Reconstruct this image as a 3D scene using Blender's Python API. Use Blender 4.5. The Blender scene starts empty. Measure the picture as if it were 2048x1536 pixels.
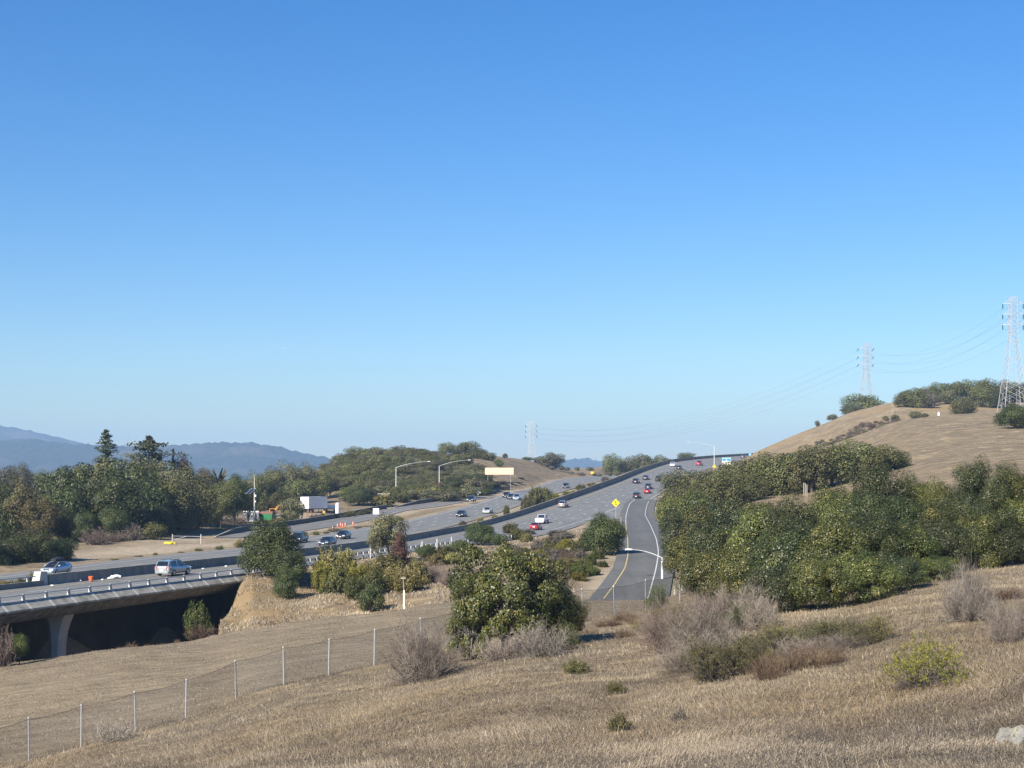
import bpy, math, random
import numpy as np
from mathutils import Vector, Matrix
random.seed(7)
RNG = np.random.default_rng(7)
SC = bpy.context.scene
COL = SC.collection
F, CX, HY = 3072.0, 1024.0, 950.0      # focal length in photo pixels, centre column, horizon row

def pxX(px, Y): return (px - CX) / F * Y
def rowZ(row, Y): return -(row - HY) / F * Y

# ------------------------------------------------------------------ tagging
def tag(o, label=None, cat=None, group=None, kind=None):
    if label: o['label'] = label
    if cat: o['category'] = cat
    if group: o['group'] = group
    if kind: o['kind'] = kind
    return o

def empty(name, loc=(0, 0, 0), rz=0.0, scale=(1, 1, 1)):
    o = bpy.data.objects.new(name, None)
    COL.objects.link(o)
    o.location = loc
    o.rotation_euler = (0, 0, rz)
    o.scale = scale
    o.empty_display_size = 0.3
    return o

def link(name, me, m=None, parent=None):
    o = bpy.data.objects.new(name, me)
    COL.objects.link(o)
    if parent is not None: o.parent = parent
    if m is not None: set_mat(o, m)
    return o

def set_mat(o, m):
    if not o.data.materials: o.data.materials.append(None)
    o.material_slots[0].link = 'OBJECT'
    o.material_slots[0].material = m

def copy_tree(o, parent=None):
    c = o.copy(); COL.objects.link(c); c.parent = parent
    for ch in list(o.children): copy_tree(ch, c)
    return c

# ------------------------------------------------------------------ meshes
def np_mesh(name, V, Q, smooth=False, attrs=None):
    """V (n,3), Q (m,k) faces all of one size; attrs: dict name -> per-vertex float or (n,4) colour"""
    V = np.asarray(V, np.float32); Q = np.asarray(Q, np.int32)
    me = bpy.data.meshes.new(name)
    n, (m, k) = len(V), Q.shape
    me.vertices.add(n); me.vertices.foreach_set('co', V.ravel())
    me.loops.add(m * k); me.loops.foreach_set('vertex_index', Q.ravel())
    me.polygons.add(m)
    me.polygons.foreach_set('loop_start', np.arange(0, m * k, k, dtype=np.int32))
    try: me.polygons.foreach_set('loop_total', np.full(m, k, np.int32))
    except Exception: pass
    if smooth: me.polygons.foreach_set('use_smooth', np.ones(m, bool))
    for an, av in (attrs or {}).items():
        av = np.asarray(av, np.float32)
        if av.ndim == 1:
            a = me.attributes.new(an, 'FLOAT', 'POINT'); a.data.foreach_set('value', av)
        else:
            a = me.attributes.new(an, 'FLOAT_COLOR', 'POINT'); a.data.foreach_set('color', av.ravel())
    me.update(calc_edges=True)
    return me

class MB:
    """collects shapes, then links them as ONE mesh object"""
    def __init__(s): s.v = []; s.f = []
    def add(s, vs, fs):
        b = len(s.v); s.v += [tuple(map(float, p)) for p in vs]; s.f += [tuple(b + i for i in f) for f in fs]; return s
    def box(s, c, d, rz=0.0, taper=1.0, M=None):
        x, y, z = d[0] / 2, d[1] / 2, d[2] / 2
        P = []
        for sz, t in ((-1, 1.0), (1, taper)):
            for sx, sy in ((-1, -1), (1, -1), (1, 1), (-1, 1)):
                p = Vector((sx * x * t, sy * y * t, sz * z))
                if M is not None: p = M @ p
                elif rz: p.rotate(Matrix.Rotation(rz, 3, 'Z'))
                P.append((p.x + c[0], p.y + c[1], p.z + c[2]))
        return s.add(P, [(3, 2, 1, 0), (4, 5, 6, 7), (0, 1, 5, 4), (1, 2, 6, 5), (2, 3, 7, 6), (3, 0, 4, 7)])
    def bar(s, a, b, r, r2=None, n=6):
        a = Vector(a); b = Vector(b); d = b - a
        if d.length < 1e-6: return s
        d.normalize(); u = d.orthogonal().normalized(); w = d.cross(u); r2 = r if r2 is None else r2
        P = [a + (u * math.cos(6.28318 * i / n) + w * math.sin(6.28318 * i / n)) * r for i in range(n)] + \
            [b + (u * math.cos(6.28318 * i / n) + w * math.sin(6.28318 * i / n)) * r2 for i in range(n)]
        fs = [(i, (i + 1) % n, n + (i + 1) % n, n + i) for i in range(n)]
        fs += [tuple(range(n - 1, -1, -1)), tuple(range(n, 2 * n))]
        return s.add(P, fs)
    def tube(s, pts, rad, n=6):
        pts = [Vector(p) for p in pts]
        if not hasattr(rad, '__len__'): rad = [rad] * len(pts)
        rings = []
        for i, p in enumerate(pts):
            d = (pts[min(i + 1, len(pts) - 1)] - pts[max(i - 1, 0)]).normalized()
            u = d.cross(Vector((0.31, 0.17, 0.93)));
            if u.length < 1e-3: u = d.orthogonal()
            u.normalize(); w = d.cross(u)
            rings.append([p + (u * math.cos(6.28318 * k / n) + w * math.sin(6.28318 * k / n)) * rad[i] for k in range(n)])
        vs = [q for r in rings for q in r]
        fs = [(i * n + k, i * n + (k + 1) % n, (i + 1) * n + (k + 1) % n, (i + 1) * n + k) for i in range(len(rings) - 1) for k in range(n)]
        fs += [tuple(range(n - 1, -1, -1)), tuple((len(rings) - 1) * n + k for k in range(n))]
        return s.add(vs, fs)
    def loft(s, rings, caps=True, closed=True):
        n = len(rings[0]); vs = [q for r in rings for q in r]
        kk = range(n) if closed else range(n - 1)
        fs = [(i * n + k, i * n + (k + 1) % n, (i + 1) * n + (k + 1) % n, (i + 1) * n + k) for i in range(len(rings) - 1) for k in kk]
        if caps: fs += [tuple(range(n - 1, -1, -1)), tuple((len(rings) - 1) * n + k for k in range(n))]
        return s.add(vs, fs)
    def mesh(s, name, smooth=False):
        me = bpy.data.meshes.new(name); me.from_pydata(s.v, [], s.f)
        if smooth: me.polygons.foreach_set('use_smooth', [True] * len(me.polygons))
        me.update(); return me
    def build(s, name, m, parent=None, smooth=False):
        return link(name, s.mesh(name, smooth), m, parent)

# ------------------------------------------------------------------ materials
def nodes(name):
    m = bpy.data.materials.new(name); m.use_nodes = True
    nt = m.node_tree; b = nt.nodes['Principled BSDF']
    return m, nt, b
def N(nt, t, **kw):
    n = nt.nodes.new(t)
    for k, v in kw.items(): setattr(n, k, v)
    return n
def ramp(nt, stops, fac):
    r = N(nt, 'ShaderNodeValToRGB'); e = r.color_ramp.elements
    while len(e) > 1: e.remove(e[0])
    e[0].position = stops[0][0]; e[0].color = (*stops[0][1], 1)
    for p, c in stops[1:]:
        q = e.new(p); q.color = (*c, 1)
    nt.links.new(fac, r.inputs[0]); return r.outputs[0]
def noise(nt, scale, detail=4, vec=None, rough=0.55, dist=0.0):
    n = N(nt, 'ShaderNodeTexNoise'); n.inputs['Scale'].default_value = scale
    n.inputs['Detail'].default_value = detail; n.inputs['Roughness'].default_value = rough
    n.inputs['Distortion'].default_value = dist
    if vec is not None: nt.links.new(vec, n.inputs['Vector'])
    return n.outputs['Fac']
def objco(nt, scale=None):
    t = N(nt, 'ShaderNodeTexCoord')
    if scale is None: return t.outputs['Object']
    mp = N(nt, 'ShaderNodeMapping'); mp.inputs['Scale'].default_value = scale
    nt.links.new(t.outputs['Object'], mp.inputs['Vector']); return mp.outputs[0]
def mixc(nt, fac, a, b, blend='MIX'):
    n = N(nt, 'ShaderNodeMix', data_type='RGBA', blend_type=blend)
    for sock, v in ((n.inputs['Factor'], fac), (n.inputs[6], a), (n.inputs[7], b)):
        if isinstance(v, (int, float)): sock.default_value = v
        elif isinstance(v, tuple): sock.default_value = (*v, 1)
        else: nt.links.new(v, sock)
    return n.outputs[2]
def bump(nt, h, strength, dist, b):
    n = N(nt, 'ShaderNodeBump'); n.inputs['Strength'].default_value = strength; n.inputs['Distance'].default_value = dist
    nt.links.new(h, n.inputs['Height']); nt.links.new(n.outputs[0], b.inputs['Normal'])
def plain(name, col, rough=0.7, metal=0.0, spec=0.4, var=None, vscale=3.0, coat=0.0):
    m, nt, b = nodes(name)
    b.inputs['Roughness'].default_value = rough; b.inputs['Metallic'].default_value = metal
    b.inputs['Specular IOR Level'].default_value = spec; b.inputs['Coat Weight'].default_value = coat
    if var is None: b.inputs['Base Color'].default_value = (*col, 1)
    else:
        f = noise(nt, vscale, 5, objco(nt))
        nt.links.new(ramp(nt, [(0.3, col), (0.7, var)], f), b.inputs['Base Color'])
    return m
def leafmat(name, stops, trans=0.2, rough=0.5, hue=0.06):
    m, nt, b = nodes(name)
    a = N(nt, 'ShaderNodeAttribute', attribute_name='tint')
    c = ramp(nt, stops, a.outputs['Fac'])
    oi = N(nt, 'ShaderNodeObjectInfo')
    hs = N(nt, 'ShaderNodeHueSaturation')
    mr = N(nt, 'ShaderNodeMapRange'); mr.inputs[3].default_value = 0.5 - hue * 0.3; mr.inputs[4].default_value = 0.5 + hue * 0.3
    nt.links.new(oi.outputs['Random'], mr.inputs[0]); nt.links.new(mr.outputs[0], hs.inputs['Hue'])
    mv = N(nt, 'ShaderNodeMapRange'); mv.inputs[3].default_value = 0.78; mv.inputs[4].default_value = 1.25
    nt.links.new(oi.outputs['Random'], mv.inputs[0]); nt.links.new(mv.outputs[0], hs.inputs['Value'])
    nt.links.new(c, hs.inputs['Color'])
    nt.links.new(hs.outputs[0], b.inputs['Base Color'])
    b.inputs['Roughness'].default_value = rough; b.inputs['Specular IOR Level'].default_value = 0.35
    tr = N(nt, 'ShaderNodeBsdfTranslucent'); nt.links.new(hs.outputs[0], tr.inputs['Color'])
    mx = N(nt, 'ShaderNodeMixShader'); mx.inputs[0].default_value = trans
    nt.links.new(b.outputs[0], mx.inputs[1]); nt.links.new(tr.outputs[0], mx.inputs[2])
    nt.links.new(mx.outputs[0], nt.nodes['Material Output'].inputs['Surface'])
    return m
# ------------------------------------------------------------------ road profiles (all as functions of the depth Y)
def prof(t): a = np.array(t, float); return a[:, 0], a[:, 1]
def smooth1(y, k):
    if k < 2: return y
    p = np.pad(y, (k, k), 'edge' if False else 'reflect', reflect_type='odd'); w = np.hanning(2 * k + 1); w /= w.sum()
    return np.convolve(p, w, 'same')[k:-k]
YS = np.arange(80.0, 861.0, 1.0)
def zprof(t, k=25):
    a, b = prof(t); return smooth1(np.interp(YS, a, b), k)
ZN = zprof([(80, -11.4), (120, -11.0), (160, -10.8), (310, -10.9), (350, -9.6), (400, -7.1), (450, -4.7), (500, -2.2), (550, .8), (600, 3.5), (650, 6), (700, 8), (760, 9.8), (800, 10.4), (860, 10.2)])
ZS = zprof([(80, -11.8), (200, -11.8), (270, -11.4), (330, -10.2), (380, -8.6), (430, -6.8), (510, -4.1), (600, -1.5), (700, .1), (860, 0)])
ZR = zprof([(80, -13), (145, -12.0), (160, -11.2), (190, -9.7), (230, -9.2), (300, -9.5), (340, -9.65), (370, -8.5), (405, -6.8), (412, -6.45), (450, -4.7), (860, 10)], 12)
ZO = zprof([(80, -11.8), (280, -11.6), (300, -11.4), (340, -10.8), (376, -9.8), (430, -7.0), (470, -5.6), (510, -4.1), (860, -4)], 12)
def row2Y(row, Z):
    R = HY - Z * F / YS
    i = np.where((R[:-1] >= row) & (R[1:] < row))[0]
    i = i[-1] if len(i) and row > 1000 else (i[0] if len(i) else len(YS) - 2)
    return YS[i] + (R[i] - row) / max(1e-6, (R[i] - R[i + 1]))
def edge(pts, Z, k):
    ys = np.array([row2Y(r, Z) for _, r in pts]); xs = np.array([pxX(p, y) for (p, _), y in zip(pts, ys)])
    o = np.argsort(ys); ys, xs = ys[o], xs[o]
    m0 = (xs[2] - xs[0]) / (ys[2] - ys[0]); m1 = (xs[-1] - xs[-3]) / (ys[-1] - ys[-3])
    g = np.interp(YS, ys, xs)
    g = np.where(YS < ys[0], xs[0] + (YS - ys[0]) * m0, g); g = np.where(YS > ys[-1], xs[-1] + (YS - ys[-1]) * m1, g)
    return smooth1(g, k)
# northbound: barrier foot and outer pavement edge
NL = edge([(110, 1168), (254, 1153), (371, 1141), (490, 1129), (607, 1110), (685, 1104), (763, 1092), (829, 1079.4), (880, 1070), (934.5, 1059), (992, 1045), (1056, 1026), (1116, 1006.5), (1200, 976.6), (1263, 952), (1300, 938), (1345, 924), (1400, 918), (1480, 912)], ZN, 55)
NRW = edge([(0, 1204), (500, 1143), (640, 1120), (880, 1089), (1054, 1070.7), (1087, 1062.7), (1186, 1034.6), (1242, 1012), (1290, 992), (1337, 974.7), (1386, 945), (1421, 931.7), (1445, 927)], ZN, 40)
NRWb = edge([(1186, 1034.6), (1242, 1012), (1298, 1000), (1337, 974.7), (1386, 945), (1421, 931.7), (1445, 927)], ZN, 6)
_w = np.clip((YS - 392) / 16, 0, 1); NRW = NRW * (1 - _w) + NRWb * _w
NRE = edge([(0, 1211), (178, 1186), (381, 1162.5), (500, 1150), (640, 1127), (880, 1096), (1054, 1077), (1186, 1039), (1300, 995), (1345, 975), (1400, 945), (1437, 931.7), (1465, 926)], ZN, 40)
NREb = edge([(1186, 1039), (1290, 1006), (1303, 999), (1345, 975), (1400, 945), (1437, 931.7), (1465, 926)], ZN, 9)
_w = np.clip((YS - 385) / 20, 0, 1); NRE = NRE * (1 - _w) + NREb * _w
SR = np.minimum(edge([(880, 1057.5), (950, 1040), (1003, 1024), (1043.5, 1009), (1120, 985), (1200, 962), (1260, 953)], ZS, 30), NL - 3.2)
SR = np.where(YS < 300, np.minimum(SR, NL - 3.2), SR); SR = smooth1(SR, 20)
SL = edge([(0, 1150), (142, 1131), (330, 1109), (508, 1094), (611, 1074), (697, 1060), (816, 1041), (904, 1019.7), (970, 1002), (1003, 989), (1066, 975.5), (1108.6, 960), (1200, 951)], ZS, 25)
NRE = np.where(YS > 404, np.maximum(NRE, NRE), NRE)
def at(A, y): return np.interp(y, YS, A)
# on-ramp between its yellow and its white line
def edgeR(pts, k=6):
    return edge(pts, ZR, k)
RL = edgeR([(1203, 1203), (1228.5, 1170), (1250, 1137), (1256, 1111.7), (1255.5, 1080), (1252.5, 1060), (1251.5, 1040), (1252, 1032), (1255.5, 1017.8), (1260, 1007), (1270, 999)])
RR = edgeR([(1294, 1203), (1304.6, 1166.5), (1312, 1138), (1316.6, 1111), (1316.6, 1101), (1313, 1080), (1308.6, 1069), (1301.6, 1052), (1293.8, 1037), (1290, 1030), (1291, 1022.5), (1293.4, 1011.6), (1298.4, 1000.6)])
# off-ramp on the far left, guardrail edge and road edge
OL = edge([(426, 1075), (502, 1061), (566, 1053), (744.6, 1022), (816, 1011), (900, 999.5), (960, 991)], ZO, 12)
OR_ = edge([(440, 1081), (480, 1074), (611, 1061), (736, 1040.5), (812, 1020), (872, 1014), (960, 998)], ZO, 12)

# ------------------------------------------------------------------ terrain: depth profiles along sight columns
P = {
 -500: [(0,-1.6),(30,-6.5),(55,-11.5),(74,-14.9),(90,-15.2),(96,-20),(116,-20),(121,-12.6),(245,-12.2),(300,-11),(400,-8),(600,-4),(900,-6)],
 0: [(0,-1.6),(30,-6.5),(55,-11.5),(74,-14.6),(125,-15.0),(130,-18.5),(134,-20),(147,-20),(151,-11.6),(245,-12.0),(270,-11.5),(300,-11),(400,-9),(600,-6),(900,-6)],
 250: [(0,-1.6),(30,-6.5),(50,-10.0),(80,-13.7),(127,-13.8),(133,-18),(138,-20),(165,-20),(169,-11.6),(230,-11.9),(260,-11.4),(300,-10.6),(400,-8.5),(600,-4),(900,-6)],
 400: [(0,-1.6),(40,-8.6),(60,-11.1),(83,-13.0),(130,-13.5),(136,-17),(142,-20),(178,-20),(182,-11.6),(225,-11.9),(255,-11.5),(290,-11.2),(330,-10.4),(400,-8),(600,-3),(900,-6)],
 425: [(0,-1.6),(40,-8.5),(60,-11.0),(84,-12.9),(131,-13.4),(134,-14.0),(140,-19.5),(180,-19.5),(184,-11.6),(222,-11.9),(255,-11.5),(300,-11.2),(345,-10.8),(400,-8),(600,-3),(900,-6)],
 440: [(0,-1.6),(40,-8.5),(60,-10.9),(84,-12.8),(130,-13.3),(134,-14.2),(142,-14.4),(149,-13.7),(153,-15.5),(160,-19),(181,-19),(185,-11.6),(216,-11.9),(255,-11.5),(300,-11.2),(345,-10.9),(400,-8),(600,-3),(900,-6)],
 460: [(0,-1.6),(42,-8.6),(60,-10.8),(85,-12.7),(130,-13.2),(134,-14.4),(144,-14.6),(154,-13.15),(158,-13.9),(170,-17),(177,-17),(183,-12.4),(206,-11.9),(255,-11.5),(300,-11.2),(350,-11.0),(372,-10.4),(450,-7),(600,-3),(900,-6)],
 482: [(0,-1.6),(43,-8.7),(60,-10.7),(86,-12.5),(130,-13.0),(134,-14.2),(145,-14.5),(160,-12.45),(165,-12.5),(180,-12.4),(190,-11.8),(255,-11.5),(300,-11.2),(350,-11.0),(372,-10.4),(450,-7),(600,-2),(900,-6)],
 505: [(0,-1.6),(43,-8.6),(60,-10.6),(86,-12.3),(130,-12.85),(134,-14),(146,-14.2),(165,-11.3),(172,-11.1),(200,-11.4),(300,-11.2),(350,-10.9),(372,-10.2),(450,-6.5),(600,-2),(900,-6)],
 600: [(0,-1.6),(45,-8.7),(65,-10.5),(88,-11.8),(130,-12.3),(136,-13.8),(147,-13.9),(172,-11.2),(200,-11.2),(300,-11.2),(345,-10.6),(365,-9.0),(400,-8.5),(450,-6.5),(520,-2),(600,0),(900,-4)],
 660: [(0,-1.6),(45,-8.7),(65,-10.4),(89,-11.5),(130,-12.0),(136,-13.5),(147,-13.6),(178,-11.2),(200,-11.2),(300,-11),(350,-10.5),(368,-8.9),(400,-8.2),(450,-6),(520,-.5),(560,3),(620,4),(900,-2)],
 750: [(0,-1.6),(45,-8.6),(70,-10.2),(90,-11.2),(130,-11.7),(137,-13.3),(148,-13.3),(185,-11.3),(210,-11.2),(330,-10.5),(385,-9.2),(400,-8.4),(430,-6),(500,1),(560,6),(620,6.5),(900,2)],
 850: [(0,-1.6),(43,-8.3),(72,-9.8),(94,-10.8),(133,-11.3),(140,-12.4),(150,-12.3),(195,-11.3),(220,-11.2),(330,-10.6),(420,-7.2),(450,-5),(500,0),(560,6),(600,7.5),(660,7.5),(900,3)],
 930: [(0,-1.6),(42,-8.1),(74,-9.4),(98,-10.5),(134,-11.05),(141,-11.8),(152,-11.6),(200,-11.0),(240,-11.1),(330,-10.6),(440,-6.5),(480,-3.5),(520,0.5),(580,6.5),(640,9.3),(700,8),(900,4)],
 1000: [(0,-1.6),(42,-8.0),(75,-9.2),(100,-10.3),(134,-11.0),(142,-11.6),(152,-11.2),(200,-10.6),(240,-10.6),(300,-10.8),(440,-6.5),(480,-4.4),(520,-1),(580,4.5),(640,8),(700,8.2),(900,4)],
 1060: [(0,-1.6),(42,-7.9),(75,-9.0),(102,-10.1),(136,-11.1),(143,-11.6),(155,-11.0),(200,-10.2),(240,-10.3),(300,-10.6),(500,-4),(540,-2.5),(600,1),(680,6.5),(720,7.6),(800,7),(1000,2)],
 1120: [(0,-1.6),(42,-7.9),(75,-8.9),(103,-10.0),(138,-11.3),(145,-11.8),(158,-10.8),(200,-9.9),(240,-9.8),(300,-10.2),(400,-8),(560,-2.5),(620,-1),(660,.2),(720,1.6),(900,3),(1200,0)],
 1190: [(0,-1.6),(42,-7.85),(78,-8.85),(106,-9.85),(135,-10.95),(141,-12.3),(150,-12),(165,-10.9),(200,-9.5),(240,-9.2),(300,-9.5),(400,-8),(560,-3),(690,0),(740,2),(800,4),(1000,4)],
 1250: [(0,-1.6),(42,-7.8),(80,-8.8),(108,-9.8),(134,-10.8),(140,-12.3),(150,-12),(165,-11.0),(200,-9.6),(230,-9.2),(300,-9.5),(350,-9.3),(412,-6.6),(520,-2),(600,1),(700,3.5),(800,5),(1000,5)],
 1330: [(0,-1.6),(42,-7.6),(80,-8.5),(112,-9.6),(132,-10.6),(150,-11.2),(200,-9.6),(250,-9.1),(300,-8.9),(350,-8.4),(412,-6.5),(450,-4.8),(560,1),(700,6),(800,8),(1000,7)],
 1450: [(0,-1.6),(42,-7.4),(75,-7.8),(105,-8.5),(150,-8.5),(200,-7.5),(300,-5),(400,-2.5),(500,0),(560,1.2),(620,4),(700,8),(800,9),(1000,9)],
 1500: [(0,-1.6),(42,-7.3),(75,-7.4),(100,-8.0),(150,-7.5),(200,-6),(300,-2),(400,1.5),(500,4),(600,7.4),(640,8.4),(700,9),(1000,8)],
 1600: [(0,-1.6),(42,-7.1),(75,-6.9),(95,-7.3),(150,-6.5),(200,-5.5),(250,-3.3),(350,1.5),(425,4.6),(450,5.5),(475,3.2),(500,5.0),(525,9.5),(600,16),(640,18.5),(700,17),(1000,10)],
 1700: [(0,-1.6),(40,-6.9),(60,-6.8),(75,-6.6),(95,-6.9),(150,-6),(200,-4.5),(250,-1.5),(300,1.5),(380,7),(425,9.6),(450,11.0),(475,8.2),(500,11.2),(525,16),(600,23),(640,26),(700,25),(1000,16)],
 1800: [(0,-1.6),(40,-6.6),(60,-6.3),(75,-6.1),(95,-6.3),(150,-5),(200,-3),(250,.5),(300,4.5),(380,12),(425,14.8),(450,16.3),(475,13.4),(500,16.2),(525,20),(600,28),(640,31),(700,30),(1000,24)],
 1900: [(0,-1.6),(38,-6.3),(50,-6.2),(75,-5.8),(95,-5.8),(150,-4),(200,-1.5),(250,2),(300,6.5),(380,14),(425,16.8),(450,18.0),(475,16.2),(500,18.4),(525,21),(600,28),(640,31),(700,31),(1000,26)],
 2048: [(0,-1.6),(30,-5.4),(50,-5.9),(75,-5.4),(95,-5.3),(150,-3),(200,0),(250,3.5),(300,7.5),(380,14.5),(430,17.5),(460,18),(520,20.5),(600,28),(640,31.5),(700,31.5),(1000,28)],
 2600: [(0,-1.6),(30,-5.0),(50,-5.4),(75,-4.6),(95,-4.3),(150,-1),(200,2),(250,6),(300,10),(380,17),(430,20),(460,21),(520,23),(600,30),(640,33),(700,34),(1000,30)],
}
PXG = np.arange(-600.0, 2801.0, 8.0)
DG = np.concatenate([np.arange(0, 700, 1.0), np.arange(700, 1300, 5.0)])
_keys = sorted(P)
_cols = np.array([np.interp(DG, *prof(P[k] + [(1300, P[k][-1][1] - 4)])) for k in _keys])
TAB = np.array([np.interp(PXG, _keys, _cols[:, j]) for j in range(len(DG))]).T      # (px, D)
def blur(A, k, ax):
    w = np.hanning(2 * k + 3)[1:-1]; w /= w.sum()
    B = np.apply_along_axis(lambda r: np.convolve(np.pad(r, k, 'edge'), w, 'valid'), ax, A)
    return B
_T0 = blur(TAB, 3, 1)
_T1 = blur(blur(TAB, 10, 1), 6, 0)
# keep the cut under the overpass crisp, round everything else off
_wx = np.clip((560 - PXG) / 60, 0, 1)[:, None] * np.clip((DG - 118) / 8, 0, 1)[None] * np.clip((262 - DG) / 15, 0, 1)[None]
_wy = np.clip((DG - 120) / 8, 0, 1)[None] * np.clip((175 - DG) / 15, 0, 1)[None]
TAB = _T0 * np.maximum(_wx, _wy) + _T1 * (1 - np.maximum(_wx, _wy))
def vnoise(x, y, seed=0):
    """smooth value noise, vectorised"""
    xi = np.floor(x).astype(np.int64); yi = np.floor(y).astype(np.int64); fx = x - xi; fy = y - yi
    fx = fx * fx * (3 - 2 * fx); fy = fy * fy * (3 - 2 * fy)
    def h(a, b):
        n = (a * 374761393 + b * 668265263 + seed * 982451653) & 0x7fffffff
        n = ((n ^ (n >> 13)) * 1274126177) & 0x7fffffff
        return ((n ^ (n >> 16)) & 0xffff) / 65535.0
    return (h(xi, yi) * (1 - fx) + h(xi + 1, yi) * fx) * (1 - fy) + (h(xi, yi + 1) * (1 - fx) + h(xi + 1, yi + 1) * fx) * fy
def fbm(x, y, seed=0, o=4):
    s = 0.0; a = 0.5
    for i in range(o):
        s = s + a * vnoise(x * 2 ** i, y * 2 ** i, seed + i); a *= 0.5
    return s
def under(X, Y):   # the cut the overpass spans
    return (X < -28.6 - (Y - 166) * 0.235) & (Y > 94) & (Y < 200) & (X > np.interp(Y, YS, NL) - .6)
def ground(X, Y, roads=True, rough=True):
    X = np.asarray(X, float); Y = np.asarray(Y, float)
    Yc = np.maximum(Y, 25.0)
    px = np.clip(CX + X / Yc * F, PXG[0], PXG[-1] - 1e-3)
    px = np.where(Y < 25, CX + (px - CX) * np.clip(Y / 25, 0, 1), px)
    D = np.clip(Y, 0, DG[-1] - 1e-3)
    i = ((px - PXG[0]) / 8.0); i0 = np.floor(i).astype(int); i0 = np.clip(i0, 0, len(PXG) - 2); fi = i - i0
    j = np.where(D < 700, D, 700 + (D - 700) / 5.0); j0 = np.clip(np.floor(j).astype(int), 0, len(DG) - 2); fj = j - j0
    z = (TAB[i0, j0] * (1 - fi) + TAB[i0 + 1, j0] * fi) * (1 - fj) + (TAB[i0, j0 + 1] * (1 - fi) + TAB[i0 + 1, j0 + 1] * fi) * fj
    z = np.where(Y < 0, -1.6 + Y * 0.02, z)
    z = np.where(Y > 1290, np.maximum(z - (Y - 1290) * 0.02, -26), z)
    if rough:
        am = np.clip(Y / 150, 0.12, 1.0)
        z = z + (fbm(X / 9, Y / 9, 3) - 0.47) * 0.7 * am + (fbm(X / 1.7, Y / 1.7, 9, 3) - 0.44) * 0.16 * np.clip(Y / 60, .6, 1.4)
        z = z + (fbm(X / 40, Y / 40, 21) - 0.47) * 2.2 * np.clip((Y - 250) / 200, 0, 1) * np.clip((X - 60) / 60, 0, 1)
        z = z + (fbm(X / 13, Y / 11, 43) - 0.47) * 1.3 * np.clip((Y - 300) / 150, 0, 1) * np.clip((np.abs(X - 20) - 60) / 60, 0, 1)
    if roads:
        un = under(X, Y)
        for A, B, Z, y0, y1, mg in ((NL, NRE, ZN, 100, 855, 1.5), (SL, SR, ZS, 100, 855, 1.5), (RL - 1.4, RR + 2.2, ZR, 144, 412, 1.0), (OL - .6, OR_ + .4, ZO, 284, 500, 1.0)):
            a = np.interp(Y, YS, A); b = np.interp(Y, YS, B); zz = np.interp(Y, YS, Z)
            d = np.maximum(np.maximum(a - X, X - b), 0) * 0.92
            dy = np.maximum(np.maximum(y0 - Y, Y - y1), 0); d = np.hypot(d, dy * 0.6)
            w = 1 - np.clip((d - mg) / 7.0, 0, 1); w = w * w * (3 - 2 * w)
            if A is NL:
                w = w * np.clip(.5 + (X + 29.6 + (Y - 166) * .235) / 2.5, 0, 1) + w * np.clip((Y - 196) / 8, 0, 1); w = np.clip(w, 0, 1)
            if A is SL: w = np.where((Y < 215) & (X > b), w * np.clip(1 - (X - b) / 2.0, 0, 1), w)
            z = z * (1 - w) + (zz - 0.14) * w
            # never above the road right beside it
            z = np.where((d < 0.6) & ~un, np.minimum(z, zz - 0.13), z)
    return z
def gz(x, y): return float(ground(np.array([x]), np.array([y]))[0])
def hit(px, row, d0=25.0, d1=900.0):
    """depth at which the sight line through a photo pixel first meets the ground"""
    D = np.arange(d0, d1, 0.5); zz = ground(pxX(px, D), D); s = rowZ(row, D)
    k = np.where(zz >= s)[0]
    return float(D[k[0]]) if len(k) else float(D[-1])
# ------------------------------------------------------------------ camera, light, sky, haze
cam_d = bpy.data.cameras.new('camera'); cam = bpy.data.objects.new('camera', cam_d); COL.objects.link(cam)
cam.location = (0, 0, 0); cam.rotation_euler = (math.radians(90), 0, 0)
cam_d.sensor_width = 36; cam_d.lens = 36 * F / 2048; cam_d.shift_y = (HY - 768) / 2048
cam_d.clip_start = 0.3; cam_d.clip_end = 30000
SC.camera = cam
SUN_EL = math.radians(34); TO_SUN = Vector((-0.60, -0.80, 0)).normalized()
sd = Vector((TO_SUN.x * math.cos(SUN_EL), TO_SUN.y * math.cos(SUN_EL), math.sin(SUN_EL)))
sun_d = bpy.data.lights.new('sun', 'SUN'); sun_d.energy = 5.0; sun_d.angle = math.radians(0.53); sun_d.color = (1.0, 0.93, 0.82)
sun = bpy.data.objects.new('sun', sun_d); COL.objects.link(sun); sun.rotation_euler = sd.to_track_quat('Z', 'Y').to_euler()
sun.location = (-50, -60, 80)
W = bpy.data.worlds.new('World'); SC.world = W; W.use_nodes = True
wn = W.node_tree; bg = wn.nodes['Background']
sky = N(wn, 'ShaderNodeTexSky', sky_type='NISHITA'); sky.sun_disc = False
sky.sun_elevation = SUN_EL; sky.sun_rotation = math.atan2(TO_SUN.x, TO_SUN.y)
sky.altitude = 150; sky.air_density = 1.15; sky.dust_density = 0.12; sky.ozone_density = 3.2
hs = N(wn, 'ShaderNodeHueSaturation'); hs.inputs['Saturation'].default_value = 1.37
wn.links.new(sky.outputs[0], hs.inputs['Color']); tn = mixc(wn, 1.0, hs.outputs[0], (.635, .735, .93), 'MULTIPLY'); wn.links.new(tn, bg.inputs[0]); bg.inputs[1].default_value = 0.080
SC.view_settings.view_transform = 'Standard'; SC.view_settings.look = 'None'; SC.view_settings.exposure = 0.92; SC.view_settings.gamma = 1
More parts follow.
